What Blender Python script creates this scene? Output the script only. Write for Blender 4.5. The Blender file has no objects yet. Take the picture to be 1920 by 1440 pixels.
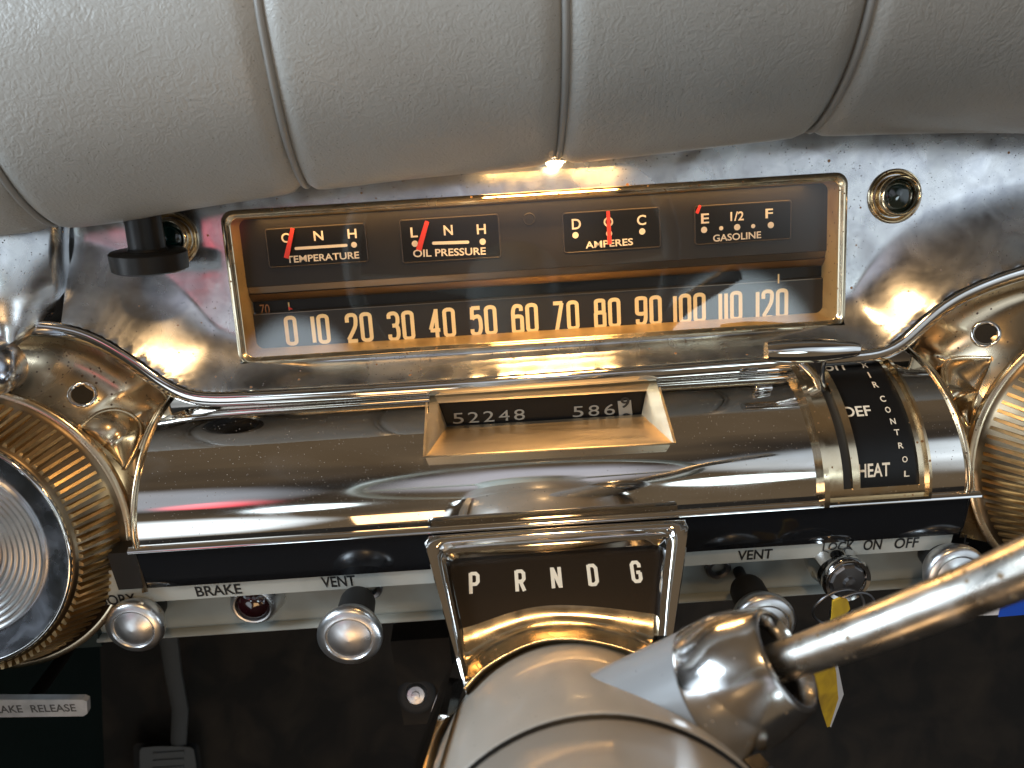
import bpy, math, random
from mathutils import Vector, Matrix
from mathutils.bvhtree import BVHTree
random.seed(7)
R_ = math.radians
PI = math.pi
SC = bpy.context.scene
COL = SC.collection
Z0 = 1.0                                   # eye height above the car floor datum

# ------------------------------------------------------------------ camera
PITCH, YAW, ROLL, FPX = R_(25.0), R_(0.5), R_(3.5), 1440.0
DV = Vector((math.sin(YAW)*math.cos(PITCH), math.cos(YAW)*math.cos(PITCH), -math.sin(PITCH)))
R0 = Vector((math.cos(YAW), -math.sin(YAW), 0)); U0 = R0.cross(DV)
RV = math.cos(ROLL)*R0 - math.sin(ROLL)*U0
UV = math.sin(ROLL)*R0 + math.cos(ROLL)*U0
cd = bpy.data.cameras.new('camera'); cam = bpy.data.objects.new('camera', cd); COL.objects.link(cam)
cam.matrix_world = Matrix(((RV.x, UV.x, -DV.x, 0), (RV.y, UV.y, -DV.y, 0), (RV.z, UV.z, -DV.z, Z0), (0, 0, 0, 1)))
cd.sensor_width = 36; cd.lens = 36*FPX/1920; cd.clip_start = 0.005; cd.clip_end = 100
cd.dof.use_dof = True; cd.dof.focus_distance = 0.385; cd.dof.aperture_fstop = 11.5
SC.camera = cam

# ------------------------------------------------------------------ world: the cabin and garage seen in the chrome
w = bpy.data.worlds.new('World'); SC.world = w; w.use_nodes = True
wt = w.node_tree; wt.nodes.clear()
def wn(t, **k):
    n = wt.nodes.new(t)
    for a, b in k.items(): setattr(n, a, b)
    return n
WORLD_BASE = (0.030, 0.026, 0.023)
WORLD_SPOTS = [  # direction, inner/outer angle (deg), colour, strength
    ((0.0, 0.1, 1.0), 20, 75, (0.50, 0.34, 0.18), 0.20),        # headliner
    ((-0.9, -0.45, 0.22), 10, 24, (0.74, 0.87, 1.0), 2.0),      # left door window
    ((0.85, -0.75, 0.26), 10, 26, (0.78, 0.90, 1.0), 0.9),      # right window
    ((-0.27, -1.0, 0.090), 3.0, 4.6, (0.75, 0.90, 1.0), 5.0),   # rear windows
    ((0.30, -1.0, 0.080), 4.0, 5.8, (0.75, 0.92, 1.0), 5.5),
    ((0.55, -1.0, 0.48), 7, 15, (0.75, 0.87, 1.0), 0.75),
    ((0.0, -1.0, 0.45), 5, 13, (0.80, 0.84, 1.0), 0.6),
    ((-0.52, -1.0, 0.46), 5, 13, (0.78, 0.86, 1.0), 0.5),
    ((-0.46, -1.0, -0.22), 3, 13, (0.78, 0.90, 1.0), 1.9),       # daylight through the open door
    ((-0.40, -1.0, 0.285), 2, 4.5, (0.95, 0.10, 0.14), 1.6),    # red object behind, mirrored as a stripe
    ((-0.1, 1.0, 0.7), 10, 26, (0.75, 0.88, 1.0), 1.2),         # windscreen above the pad
    ((0.05, -1.0, -0.45), 15, 60, (0.46, 0.33, 0.19), 0.26),    # tan seat under the dome light
]
tc = wn('ShaderNodeTexCoord')
nz = wn('ShaderNodeTexNoise'); nz.inputs['Scale'].default_value = 2.5; nz.inputs['Detail'].default_value = 3
wt.links.new(tc.outputs['Generated'], nz.inputs['Vector'])
acc = None
for d, a0, a1, col, st in WORLD_SPOTS:
    v = Vector(d).normalized()
    dp = wn('ShaderNodeVectorMath', operation='DOT_PRODUCT'); dp.inputs[1].default_value = v
    wt.links.new(tc.outputs['Generated'], dp.inputs[0])
    mr = wn('ShaderNodeMapRange', interpolation_type='SMOOTHSTEP')
    mr.inputs['From Min'].default_value = math.cos(R_(a1)); mr.inputs['From Max'].default_value = math.cos(R_(a0))
    ad = wn('ShaderNodeMath', operation='MULTIPLY_ADD'); ad.inputs[1].default_value = 1.6*(math.cos(R_(a0))-math.cos(R_(a1)))
    sb = wn('ShaderNodeMath', operation='SUBTRACT'); sb.inputs[1].default_value = 0.5
    wt.links.new(nz.outputs['Fac'], sb.inputs[0]); wt.links.new(sb.outputs[0], ad.inputs[0])
    wt.links.new(dp.outputs['Value'], ad.inputs[2]); wt.links.new(ad.outputs[0], mr.inputs['Value'])
    sc = wn('ShaderNodeVectorMath', operation='SCALE'); sc.inputs[0].default_value = [c*st for c in col]
    wt.links.new(mr.outputs['Result'], sc.inputs['Scale'])
    if acc is None:
        b = wn('ShaderNodeVectorMath', operation='ADD'); b.inputs[1].default_value = WORLD_BASE
    else:
        b = wn('ShaderNodeVectorMath', operation='ADD'); wt.links.new(acc.outputs[0], b.inputs[1])
    wt.links.new(sc.outputs[0], b.inputs[0]); acc = b
bg = wn('ShaderNodeBackground'); bg.inputs['Strength'].default_value = 1.0
wt.links.new(acc.outputs[0], bg.inputs['Color'])
wo = wn('ShaderNodeOutputWorld'); wt.links.new(bg.outputs[0], wo.inputs['Surface'])

# ------------------------------------------------------------------ lamps
def area(name, loc, target, sx, sy, power, col):
    ld = bpy.data.lights.new(name, 'AREA'); ld.shape = 'RECTANGLE'; ld.size = sx; ld.size_y = sy
    ld.energy = power; ld.color = col
    o = bpy.data.objects.new(name, ld); COL.objects.link(o)
    loc = Vector(loc) + Vector((0, 0, Z0)); t = Vector(target) + Vector((0, 0, Z0))
    o.location = loc; o.rotation_euler = (t-loc).to_track_quat('-Z', 'Y').to_euler()
    return o
area('window_light', (-0.95, 0.00, 0.48), (-0.02, 0.32, 0.02), 0.55, 0.40, 12.0, (0.74, 0.88, 1.0))
area('door_light', (-0.62, 0.02, -0.25), (-0.12, 0.33, -0.28), 0.25, 0.22, 2.4, (0.86, 0.93, 1.0))
area('dome_lamp', (0.06, -0.12, 0.50), (0.03, 0.30, -0.25), 0.07, 0.07, 1.25, (1.0, 0.62, 0.28)).data.shape = 'DISK'
area('warm_fill', (-0.10, -0.38, -0.42), (0.03, 0.33, -0.08), 0.25, 0.16, 0.6, (1.0, 0.60, 0.28))  # unseen warm fill, added to tint the underside of the pad
area('map_lamp', (0.03, 0.380, -0.060), (0.03, 0.31, -0.22), 0.07, 0.010, 0.17, (1.0, 0.56, 0.20))

vs = SC.view_settings
SC.display_settings.display_device = 'sRGB'
vs.view_transform = 'Standard'; vs.look = 'None'; vs.exposure = 0.15; vs.gamma = 1.0; vs.use_curve_mapping = False

# ------------------------------------------------------------------ measuring: pixel of the photo -> point on a real plane
V = Vector
def ray(x, y): return RV*((x-960)/FPX) - UV*((y-720)/FPX) + DV
TILT = R_(14)
EX = V((1, 0, 0)); EU = V((0, math.sin(TILT), math.cos(TILT))); EN = V((0, -math.cos(TILT), math.sin(TILT)))
def G(X, v, c=0.0): return EX*X + EU*v + EN*(c-0.4)           # instrument face frame
def gpx(x, y, c=0.0):
    q = ray(x, y); p = q*((c-0.4)/q.dot(EN)); return p.x, p.dot(EU)
def gp(x, y, c=0.0): return G(*gpx(x, y, c), c)
def at_y(x, y, Y):
    q = ray(x, y); return q*(Y/q.y)
def at_z(x, y, Z):
    q = ray(x, y); return q*(Z/q.z)
def at_d(x, y, d): return ray(x, y)*d
class Plane:                                                   # plane holding the X axis and two section points (Y, Z)
    def __init__(s, a, b):                                     # a lower, b upper
        s.o = V((0, a[0], a[1])); s.u = V((0, b[0]-a[0], b[1]-a[1])).normalized(); s.n = EX.cross(s.u).normalized()
        if s.n.y > 0: s.n = -s.n
    def hit(s, x, y, c=0.0):
        q = ray(x, y); return q*(((s.o + s.n*c).dot(s.n))/q.dot(s.n))
class GPlane:
    def __init__(s, c): s.c = c; s.u = EU; s.n = EN
    def hit(s, x, y, c=0.0): return gp(x, y, s.c+c)

# ------------------------------------------------------------------ mesh builder
ORG = {}
def chaikin(p, n=3, closed=False):
    p = [V(a) for a in p]
    for _ in range(n):
        q = []
        m = len(p)
        if closed:
            for i in range(m):
                a, b = p[i], p[(i+1) % m]; q += [a*.75+b*.25, a*.25+b*.75]
        else:
            q = [p[0]]
            for i in range(m-1):
                a, b = p[i], p[i+1]; q += [a*.75+b*.25, a*.25+b*.75]
            q.append(p[-1])
        p = q
    return p
def resample(p, n):
    p = [V(a) for a in p]; L = [0]
    for a, b in zip(p, p[1:]): L.append(L[-1]+(b-a).length)
    out = []; j = 0
    for i in range(n):
        t = L[-1]*i/(n-1)
        while j < len(p)-2 and L[j+1] < t: j += 1
        s = (t-L[j])/max(1e-9, L[j+1]-L[j]); out.append(p[j].lerp(p[j+1], min(1, max(0, s))))
    return out
class MB:
    def __init__(s): s.v = []; s.f = []; s.m = []
    def add(s, vs, fs):
        o = len(s.v); s.v += [V(a) for a in vs]; s.f += [[i+o for i in f] for f in fs]; return s
    def loft(s, loops, closed=True, cap0=False, cap1=False):
        o = len(s.v); n = len(loops[0])
        for l in loops: s.v += [V(a) for a in l]
        for i in range(len(loops)-1):
            for j in range(n if closed else n-1):
                k = (j+1) % n
                s.f.append([o+i*n+j, o+i*n+k, o+(i+1)*n+k, o+(i+1)*n+j])
        if cap0: s.f.append([o+j for j in range(n)][::-1])
        if cap1: s.f.append([o+(len(loops)-1)*n+j for j in range(n)])
        return s
    def tube(s, path, r, seg=12, closed=False, caps=True, flat=None):
        path = [V(a) for a in path]; n = len(path); rr = r if isinstance(r, (list, tuple)) else [r]*n
        loops = []; prev = None
        for i in range(n):
            if closed: t = path[(i+1) % n]-path[i-1]
            else: t = path[min(n-1, i+1)]-path[max(0, i-1)]
            t.normalize()
            if flat is not None: ref = V(flat)
            elif prev is None: ref = V((0, 0, 1)) if abs(t.z) < .9 else V((1, 0, 0))
            else: ref = prev
            a = (ref - t*ref.dot(t)).normalized(); b = t.cross(a); prev = a
            ra, rb = rr[i] if isinstance(rr[i], tuple) else (rr[i], rr[i])
            loops.append([path[i] + a*(ra*math.cos(2*PI*k/seg)) + b*(rb*math.sin(2*PI*k/seg)) for k in range(seg)])
        if closed: loops.append(loops[0])
        return s.loft(loops, True, caps and not closed, caps and not closed)
    def lathe(s, o, ax, prof, seg=48, cap0=False, cap1=False, ref=None, a0=0, a1=None):
        o = V(o); ax = V(ax).normalized(); ref = V(ref) if ref else (V((1, 0, 0)) if abs(ax.x) < .8 else V((0, 0, 1)))
        a = (ref-ax*ref.dot(ax)).normalized(); b = ax.cross(a)
        full = a1 is None; a1 = 2*PI if full else a1; m = seg if full else seg+1
        loops = [[o + ax*h + (a*math.cos(a0+(a1-a0)*k/seg) + b*math.sin(a0+(a1-a0)*k/seg))*r for k in range(m)] for r, h in prof]
        return s.loft(loops, full, cap0, cap1)
    def box(s, c, x, y, z):
        c, x, y, z = V(c), V(x), V(y), V(z)
        vs = [c+x*i+y*j+z*k for k in (-1, 1) for j in (-1, 1) for i in (-1, 1)]
        return s.add(vs, [[0, 2, 3, 1], [4, 5, 7, 6], [0, 1, 5, 4], [2, 6, 7, 3], [0, 4, 6, 2], [1, 3, 7, 5]])
    def grid(s, fn, nu, nv, skip=None):
        o = len(s.v)
        for j in range(nv+1):
            for i in range(nu+1): s.v.append(V(fn(i/nu, j/nv)))
        for j in range(nv):
            for i in range(nu):
                if skip and skip((i+.5)/nu, (j+.5)/nv): continue
                a = o+j*(nu+1)+i; s.f.append([a, a+1, a+nu+2, a+nu+1])
        return s
    def poly(s, pts): return s.add(pts, [list(range(len(pts)))])
    def prism(s, pts, d):
        pts = [V(p) for p in pts]; d = V(d); return s.loft([pts, [p+d for p in pts]], True, True, True)
    def ribbon(s, pts, wd, mp, z=0.0, closed=False):           # flat stroke in 2D, placed by mp(x, y, z)
        p = [V((a[0], a[1])) for a in pts]; n = len(p); Lp = []; Rp = []
        for i in range(n):
            d1 = (p[i]-p[i-1]) if (i > 0 or closed) else (p[1]-p[0])
            d2 = (p[(i+1) % n]-p[i]) if (i < n-1 or closed) else (p[-1]-p[-2])
            d1.normalize(); d2.normalize(); n1 = V((-d1.y, d1.x)); n2 = V((-d2.y, d2.x)); m = n1+n2
            m = n1 if m.length < 1e-4 else m.normalized()
            k = wd/2/max(.5, m.dot(n1)); Lp.append(p[i]+m*k); Rp.append(p[i]-m*k)
        o = len(s.v)
        for a, b in zip(Lp, Rp): s.v += [V(mp(a.x, a.y, z)), V(mp(b.x, b.y, z))]
        for i in range(n if closed else n-1):
            j = (i+1) % n; s.f.append([o+2*i, o+2*i+1, o+2*j+1, o+2*j])
        return s
    def disc(s, mp, cx, cy, r, z=0, seg=20):
        return s.poly([mp(cx+r*math.cos(2*PI*k/seg), cy+r*math.sin(2*PI*k/seg), z) for k in range(seg)])
    def obj(s, name, mat, parent=None, angle=35, label=None, loc=None):
        org = ORG[parent.name] if parent else (V(loc) if loc is not None else V((0, 0, 0)))
        me = bpy.data.meshes.new(name)
        me.from_pydata([tuple(a-org) for a in s.v], [], s.f); me.validate(); me.update()
        import bmesh
        bm = bmesh.new(); bm.from_mesh(me); bmesh.ops.remove_doubles(bm, verts=bm.verts, dist=1e-6)
        bmesh.ops.recalc_face_normals(bm, faces=bm.faces); bm.to_mesh(me); bm.free()
        me.materials.append(mat)
        me.shade_smooth()
        if angle is not None: me.set_sharp_from_angle(angle=R_(angle))
        o = bpy.data.objects.new(name, me); COL.objects.link(o)
        if parent: o.parent = parent
        else: o.location = org + V((0, 0, Z0))
        ORG[o.name] = org
        if label: o['label'] = label
        return o
def tag(o, label, cat, group=None, kind=None):
    if kind: o['kind'] = kind
    if label: o['label'] = label
    if cat: o['category'] = cat
    if group: o['group'] = group
    return o
def thing(name, label, cat, loc, group=None):
    o = bpy.data.objects.new(name, None); COL.objects.link(o); o.empty_display_size = .02
    o.location = V(loc) + V((0, 0, Z0)); ORG[o.name] = V(loc)
    return tag(o, label, cat, group)

# lettering ---------------------------------------------------------
def font_2d(txt, wt=.018):
    cu = bpy.data.curves.new('lettering', 'FONT'); cu.body = txt; cu.size = 1.0; cu.resolution_u = 4; cu.offset = wt
    o = bpy.data.objects.new('lettering', cu); COL.objects.link(o)
    dg = bpy.context.evaluated_depsgraph_get(); me = bpy.data.meshes.new_from_object(o.evaluated_get(dg))
    vs = [(a.co.x, a.co.y) for a in me.vertices]; fs = [list(p.vertices) for p in me.polygons]
    bpy.data.objects.remove(o); bpy.data.curves.remove(cu); bpy.data.meshes.remove(me)
    return vs, fs
def put_text(mb, txt, mp, x0, x1, y0, h, z=0.0, wt=.018):      # fit into box x0..x1, baseline y0, cap height h
    vs, fs = font_2d(txt, wt)
    xa = min(a[0] for a in vs); xb = max(a[0] for a in vs); ch = 0.727
    o = len(mb.v)
    if x1 is None: sx = h/ch; xs = x0
    else: sx = (x1-x0)/(xb-xa); xs = x0
    mb.v += [V(mp(xs+(a[0]-xa)*sx, y0+a[1]*h/ch, z)) for a in vs]
    mb.f += [[i+o for i in f] for f in fs]
def text_px(mb, txt, a, b, hpx, plane, z=0.00015, wt=.018):              # baseline between two photo points on a plane
    P0, P1 = plane.hit(*a), plane.hit(*b); dx = (P1-P0); L = dx.length; dx.normalize()
    up = (plane.u - dx*plane.u.dot(dx)).normalized()
    q = plane.hit(a[0]+hpx*math.sin(ROLL)*0, a[1]-hpx); h = (q-P0).dot(up)
    put_text(mb, txt, lambda x, y, zz: P0+dx*x+up*y+plane.n*(z+zz), 0, L, 0, h, wt=wt)
S = {'0': [([(0,.25),(0,.75),(0,1),(1,1),(1,.75),(1,.25),(1,0),(0,0)],2)], '1': [([(.5,0),(.5,1)],0)],
 '2': [([(0,.72),(0,1),(1,1),(1,.70),(.85,.5),(.02,.06)],1), ([(-.08,.0),(1.05,.0)],0)],
 '3': [([(0,.80),(0,1),(1,1),(1,.55),(.35,.53)],1), ([(.35,.53),(1,.53),(1,0),(0,0),(0,.2)],1)],
 '4': [([(.72,-.05),(.72,1.05)],0), ([(.72,1),(0,.27)],0), ([(-.05,.24),(1.08,.24)],0)],
 '5': [([(1,1),(.02,1)],0), ([(.08,1.03),(.03,.57)],0), ([(.03,.58),(.25,.66),(1,.70),(1,0),(0,0),(0,.2)],1)],
 '6': [([(.95,.8),(.95,1),(0,1),(0,.3)],1), ([(0,.12),(0,.45),(0,.6),(1,.6),(1,.45),(1,.12),(1,0),(0,0)],2)],
 '7': [([(-.05,1),(1.02,1)],0), ([(.93,1),(.25,-.04)],0)],
 '8': [([(.06,.64),(.06,.9),(.06,1),(.94,1),(.94,.9),(.94,.64),(.94,.54),(.06,.54)],2), ([(0,.12),(0,.42),(0,.54),(1,.54),(1,.42),(1,.12),(1,0),(0,0)],2)],
 'P': [([(0,-.05),(0,1.05)],0), ([(0,1),(.72,1),(1,.88),(1,.56),(.72,.44),(0,.44)],3)],
 'R': [([(0,-.05),(0,1.05)],0), ([(0,1),(.72,1),(1,.88),(1,.58),(.72,.46),(0,.46)],3), ([(.5,.46),(1,-.05)],0)],
 'N': [([(0,-.05),(0,1.05)],0), ([(1,-.05),(1,1.05)],0), ([(.05,1),(.95,0)],0)],
 'D': [([(0,-.05),(0,1.05)],0), ([(0,1),(.68,1),(1,.85),(1,.15),(.68,0),(0,0)],3)],
 'G': [([(1,.72),(1,.88),(.75,1),(.25,1),(0,.88),(0,.12),(.25,0),(.75,0),(1,.12),(1,.46)],3), ([(1.08,.46),(.5,.46)],0)]}
S['9'] = [([(1-a, 1-b) for a, b in p], k) for p, k in S['6']]
def glyph(mb, ch, mp, x, y, w_, h_, st):
    for i, (p, k) in enumerate(S[ch]):
        q = [(a*w_, b*h_) for a, b in p]
        if k == 1: q = chaikin([V(a) for a in q], 3)
        elif k == 2: q = chaikin([V(a) for a in q], 3, True)
        mb.ribbon([(x+a[0], y+a[1]) for a in q], st, mp, z=i*0.00004, closed=(k == 2))

# ------------------------------------------------------------------ materials
def mat(name, base, rough=.4, metal=0.0, coat=0.0, bump=None, mottled=None, rough_var=None, specks=None, spec=.5, sub=None):
    m = bpy.data.materials.new(name); m.use_nodes = True; nt = m.node_tree; b = nt.nodes['Principled BSDF']
    N = lambda t, **k: [setattr(n, a, c) for n in [nt.nodes.new(t)] for a, c in k.items()] and n0(nt) or nt.nodes[-1]
    def new(t): return nt.nodes.new(t)
    tcn = new('ShaderNodeTexCoord'); L = nt.links.new
    b.inputs['Base Color'].default_value = (*base, 1); b.inputs['Roughness'].default_value = rough
    b.inputs['Metallic'].default_value = metal; b.inputs['Coat Weight'].default_value = coat; b.inputs['Coat Roughness'].default_value = .08
    b.inputs['Specular IOR Level'].default_value = spec
    def noise(scale, detail=4, dist=0, stretch=None):
        n = new('ShaderNodeTexNoise'); n.inputs['Scale'].default_value = scale; n.inputs['Detail'].default_value = detail
        n.inputs['Distortion'].default_value = dist
        if stretch:
            mp = new('ShaderNodeMapping'); mp.inputs['Scale'].default_value = stretch; L(tcn.outputs['Object'], mp.inputs['Vector']); L(mp.outputs[0], n.inputs['Vector'])
        else: L(tcn.outputs['Object'], n.inputs['Vector'])
        return n
    def ramp(src, lo, hi, c0, c1):
        r = new('ShaderNodeValToRGB'); r.color_ramp.elements[0].position = lo; r.color_ramp.elements[1].position = hi
        r.color_ramp.elements[0].color = (*c0, 1); r.color_ramp.elements[1].color = (*c1, 1); L(src, r.inputs['Fac']); return r
    cur = None
    if mottled:                                               # (colour, scale, lo, hi)
        c2, sc, lo, hi = mottled[:4]
        n = noise(sc, 6, .6, mottled[4] if len(mottled) > 4 else None); r = ramp(n.outputs['Fac'], lo, hi, base, c2); cur = r.outputs['Color']; L(cur, b.inputs['Base Color'])
    rcur = None
    if rough_var:                                             # (scale, lo, hi, r0, r1)
        sc, lo, hi, r0, r1 = rough_var[:5]
        n = noise(sc, 5, .8, rough_var[5] if len(rough_var) > 5 else None)
        mr = new('ShaderNodeMapRange'); mr.inputs['From Min'].default_value = lo; mr.inputs['From Max'].default_value = hi
        mr.inputs['To Min'].default_value = r0; mr.inputs['To Max'].default_value = r1
        L(n.outputs['Fac'], mr.inputs['Value']); L(mr.outputs[0], b.inputs['Roughness']); rcur = mr.outputs[0]
    if specks:                                                # list of (colour, scale, threshold, region scale)
        for c2, sc, th, rs in specks:
            vo = new('ShaderNodeTexVoronoi'); vo.inputs['Scale'].default_value = sc; L(tcn.outputs['Object'], vo.inputs['Vector'])
            wn_ = new('ShaderNodeTexWhiteNoise'); wn_.noise_dimensions = '3D'; L(vo.outputs['Position'], wn_.inputs['Vector'])
            rg = noise(rs, 3); 
            mu = new('ShaderNodeMath'); mu.operation = 'MULTIPLY'; L(wn_.outputs['Value'], mu.inputs[0]); L(rg.outputs['Fac'], mu.inputs[1])
            ra = new('ShaderNodeMath'); ra.operation = 'MULTIPLY'; ra.inputs[1].default_value = th; L(mu.outputs[0], ra.inputs[0])
            lt = new('ShaderNodeMapRange'); L(vo.outputs['Distance'], lt.inputs['Value'])
            L(ra.outputs[0], lt.inputs['From Min']); lt.inputs['To Min'].default_value = 1; lt.inputs['To Max'].default_value = 0
            ad = new('ShaderNodeMath'); ad.operation = 'ADD'; ad.inputs[1].default_value = .05; L(ra.outputs[0], ad.inputs[0]); L(ad.outputs[0], lt.inputs['From Max'])
            mx = new('ShaderNodeMix'); mx.data_type = 'RGBA'; L(lt.outputs[0], mx.inputs[0])
            if cur: L(cur, mx.inputs[6])
            else: mx.inputs[6].default_value = (*base, 1)
            mx.inputs[7].default_value = (*c2, 1); cur = mx.outputs[2]; L(cur, b.inputs['Base Color'])
            if metal > .5:
                sm = new('ShaderNodeMath'); sm.operation = 'MULTIPLY_ADD'; sm.inputs[1].default_value = -.9
                if b.inputs['Metallic'].links: L(b.inputs['Metallic'].links[0].from_socket, sm.inputs[2])
                else: sm.inputs[2].default_value = metal
                L(lt.outputs[0], sm.inputs[0]); L(sm.outputs[0], b.inputs['Metallic'])
    if bump:                                                  # (kind, scale, strength, distance)
        kind, sc, st, ds = bump[:4]
        bp = new('ShaderNodeBump'); bp.inputs['Strength'].default_value = st; bp.inputs['Distance'].default_value = ds
        if kind == 'leather':
            vo = new('ShaderNodeTexVoronoi'); vo.feature = 'SMOOTH_F1'; vo.inputs['Scale'].default_value = sc
            nd = noise(sc*.25, 3); mxv = new('ShaderNodeMix'); mxv.data_type = 'VECTOR'; mxv.inputs[0].default_value = .02
            L(tcn.outputs['Object'], mxv.inputs[4]); L(nd.outputs['Color'], mxv.inputs[5]); L(mxv.outputs[1], vo.inputs['Vector'])
            n2 = noise(sc*.45, 5, 1.2); ml = new('ShaderNodeMath'); ml.operation = 'MULTIPLY_ADD'; ml.inputs[1].default_value = .55
            L(n2.outputs['Fac'], ml.inputs[0]); L(vo.outputs['Distance'], ml.inputs[2])
            n3 = noise(42, 4, 2.2, (1, .55, .55)); sb = new('ShaderNodeMath'); sb.operation = 'SUBTRACT'; sb.inputs[1].default_value = .5; L(n3.outputs['Fac'], sb.inputs[0])
            ab = new('ShaderNodeMath'); ab.operation = 'ABSOLUTE'; L(sb.outputs[0], ab.inputs[0])
            cr = new('ShaderNodeMapRange'); cr.inputs['From Max'].default_value = .035; cr.inputs['To Min'].default_value = -.42; cr.inputs['To Max'].default_value = 0; L(ab.outputs[0], cr.inputs['Value'])
            mk = ramp(noise(9, 2).outputs['Fac'], .45, .62, (0, 0, 0), (1, 1, 1)); ca = new('ShaderNodeMath'); ca.operation = 'MULTIPLY_ADD'
            L(cr.outputs[0], ca.inputs[0]); L(mk.outputs['Color'], ca.inputs[1]); L(ml.outputs[0], ca.inputs[2]); L(ca.outputs[0], bp.inputs['Height'])
        else:
            n = noise(sc, 5, .4, bump[4] if len(bump) > 4 else None); L(n.outputs['Fac'], bp.inputs['Height'])
        L(bp.outputs['Normal'], b.inputs['Normal'])
    return m
def n0(nt): return None
M = {}
M['vinyl'] = mat('grey_vinyl', (.295, .30, .287), .42, bump=('leather', 520, .28, .0008), specks=[((.10, .095, .085), 520, .20, 22)], mottled=((.24, .238, .222), 9, .35, .75), rough_var=(30, .3, .7, .36, .52))
M['piping'] = mat('vinyl_piping', (.20, .20, .19), .42, bump=('noise', 300, .15, .0005))
M['panel'] = mat('pitted_chrome', (.64, .65, .66), .22, 1, mottled=((.43, .44, .47), 85, .38, .74), rough_var=(38, .3, .75, .14, .36),
                 specks=[((.03, .025, .02), 560, .29, 12), ((.28, .13, .04), 150, .17, 12)], bump=('noise', 240, .03, .0005))
M['chrome'] = mat('bright_chrome', (.72, .71, .70), .08, 1, mottled=((.60, .57, .52), 30, .45, .8), rough_var=(22, .35, .75, .03, .12), bump=('noise', 55, .015, .0012))
M['drum'] = mat('polished_chrome', (.68, .66, .63), .05, 1, mottled=((.56, .52, .45), 14, .45, .75, (1, 3, 3)), rough_var=(18, .4, .75, .03, .16, (1, 3, 3)),
                specks=[((.50, .46, .40), 600, .15, 22), ((.10, .07, .05), 420, .15, 12)], bump=('noise', 20, .02, .002, (.25, 2, 2)))
M['bezel'] = mat('aged_bezel_chrome', (.72, .60, .42), .19, 1, specks=[((.22, .10, .03), 300, .34, 40)], rough_var=(60, .3, .7, .08, .3), bump=('noise', 150, .04, .0006))
M['gold'] = mat('lamplit_tarnished_chrome', (.62, .51, .36), .2, 1, mottled=((.36, .28, .19), 26, .42, .78), rough_var=(30, .35, .75, .17, .40),  # real tarnish; amber of the warm lamplight is in the base colour too
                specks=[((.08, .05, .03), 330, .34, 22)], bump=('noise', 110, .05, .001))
M['black'] = mat('black_enamel', (.008, .009, .011), .12, 0, coat=.6, bump=('noise', 30, .02, .002))
M['rail'] = mat('grey_green_paint', (.30, .325, .305), .38, mottled=((.24, .26, .245), 25, .35, .75), bump=('noise', 200, .05, .0005))
M['strip'] = mat('pale_label_paint', (.46, .48, .45), .4, mottled=((.40, .42, .39), 40, .4, .7))
M['ink'] = mat('black_lettering', (.012, .012, .012), .5)
M['rib'] = mat('lamplit_amber_rib', (.80, .58, .30), .34, 1, mottled=((.45, .32, .17), 60, .45, .75))  # warm light catching the ribs is put into their base colour
M['skirt'] = mat('dark_brown_chrome', (.20, .15, .095), .32, 1, mottled=((.06, .042, .026), 40, .4, .75), bump=('noise', 120, .05, .001))  # darker, browner metal than the ribs, mottled
M['brass'] = mat('lamplit_amber_wall', (.60, .42, .18), .45, .55, mottled=((.38, .24, .09), 40, .4, .75), specks=[((.16, .08, .02), 320, .28, 30)])  # amber lamp glow on the cluster walls put into the colour; specks are ageing
M['brushed'] = mat('brushed_aged_chrome', (.72, .60, .42), .38, 1, rough_var=(40, .3, .7, .30, .46, (.3, 3, 3)), mottled=((.60, .50, .36), 35, .4, .75, (.3, 3, 3)), bump=('noise', 200, .05, .0005, (.15, 3, 3)))
M['dial'] = mat('dark_dial_face', (.020, .0185, .0175), .36, spec=.3, bump=('noise', 300, .05, .0004), mottled=((.026, .0235, .021), 30, .4, .7))
M['dial_rim'] = mat('dark_dial_rim', (.06, .05, .042), .35, .5)
M['gauge'] = mat('gauge_black', (.007, .0068, .0068), .38, spec=.22)
M['ledge'] = mat('brown_metal_ledge', (.18, .15, .12), .32, 1)
M['cream'] = mat('cream_numeral_paint', (.90, .68, .34), .45)
M['amber'] = mat('faded_amber_paint', (.30, .13, .05), .5)
M['white'] = mat('white_lettering', (.82, .72, .56), .45)
M['red'] = mat('red_needle_paint', (.78, .05, .03), .4)
M['brown'] = mat('brown_selector_glass', (.011, .0065, .004), .25, 0, coat=.15)
M['digit'] = mat('worn_digit_paint', (.25, .24, .21), .5)
M['jacket'] = mat('beige_column_plastic', (.37, .35, .315), .34, 0, coat=.15, specks=[((.12, .10, .08), 300, .16, 12)], mottled=((.33, .31, .275), 12, .4, .7), bump=('noise', 35, .02, .002))
M['boss'] = mat('grey_column_paint', (.27, .295, .32), .34, 0, coat=.2, specks=[((.12, .11, .10), 320, .16, 14)])
M['rod'] = mat('worn_chrome_rod', (.66, .63, .58), .16, 1, mottled=((.40, .36, .30), 45, .45, .72, (.5, 2, 2)), rough_var=(70, .3, .7, .20, .44), specks=[((.22, .15, .08), 260, .42, 30)], bump=('noise', 160, .10, .0008))
M['nut'] = mat('dull_chrome', (.72, .71, .70), .16, 1, mottled=((.50, .47, .43), 40, .45, .75), rough_var=(60, .3, .7, .11, .24), specks=[((.25, .16, .08), 300, .26, 30)], bump=('noise', 90, .05, .001))
M['rubber'] = mat('black_rubber', (.010, .010, .010), .6)
M['plastic'] = mat('black_plastic', (.008, .007, .006), .34, spec=.25, bump=('noise', 100, .03, .001))
M['dark_metal'] = mat('dark_steel', (.22, .22, .23), .35, 1)
M['green'] = mat('green_jewel', (.0012, .012, .009), .06, 0, coat=1.0)
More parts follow.
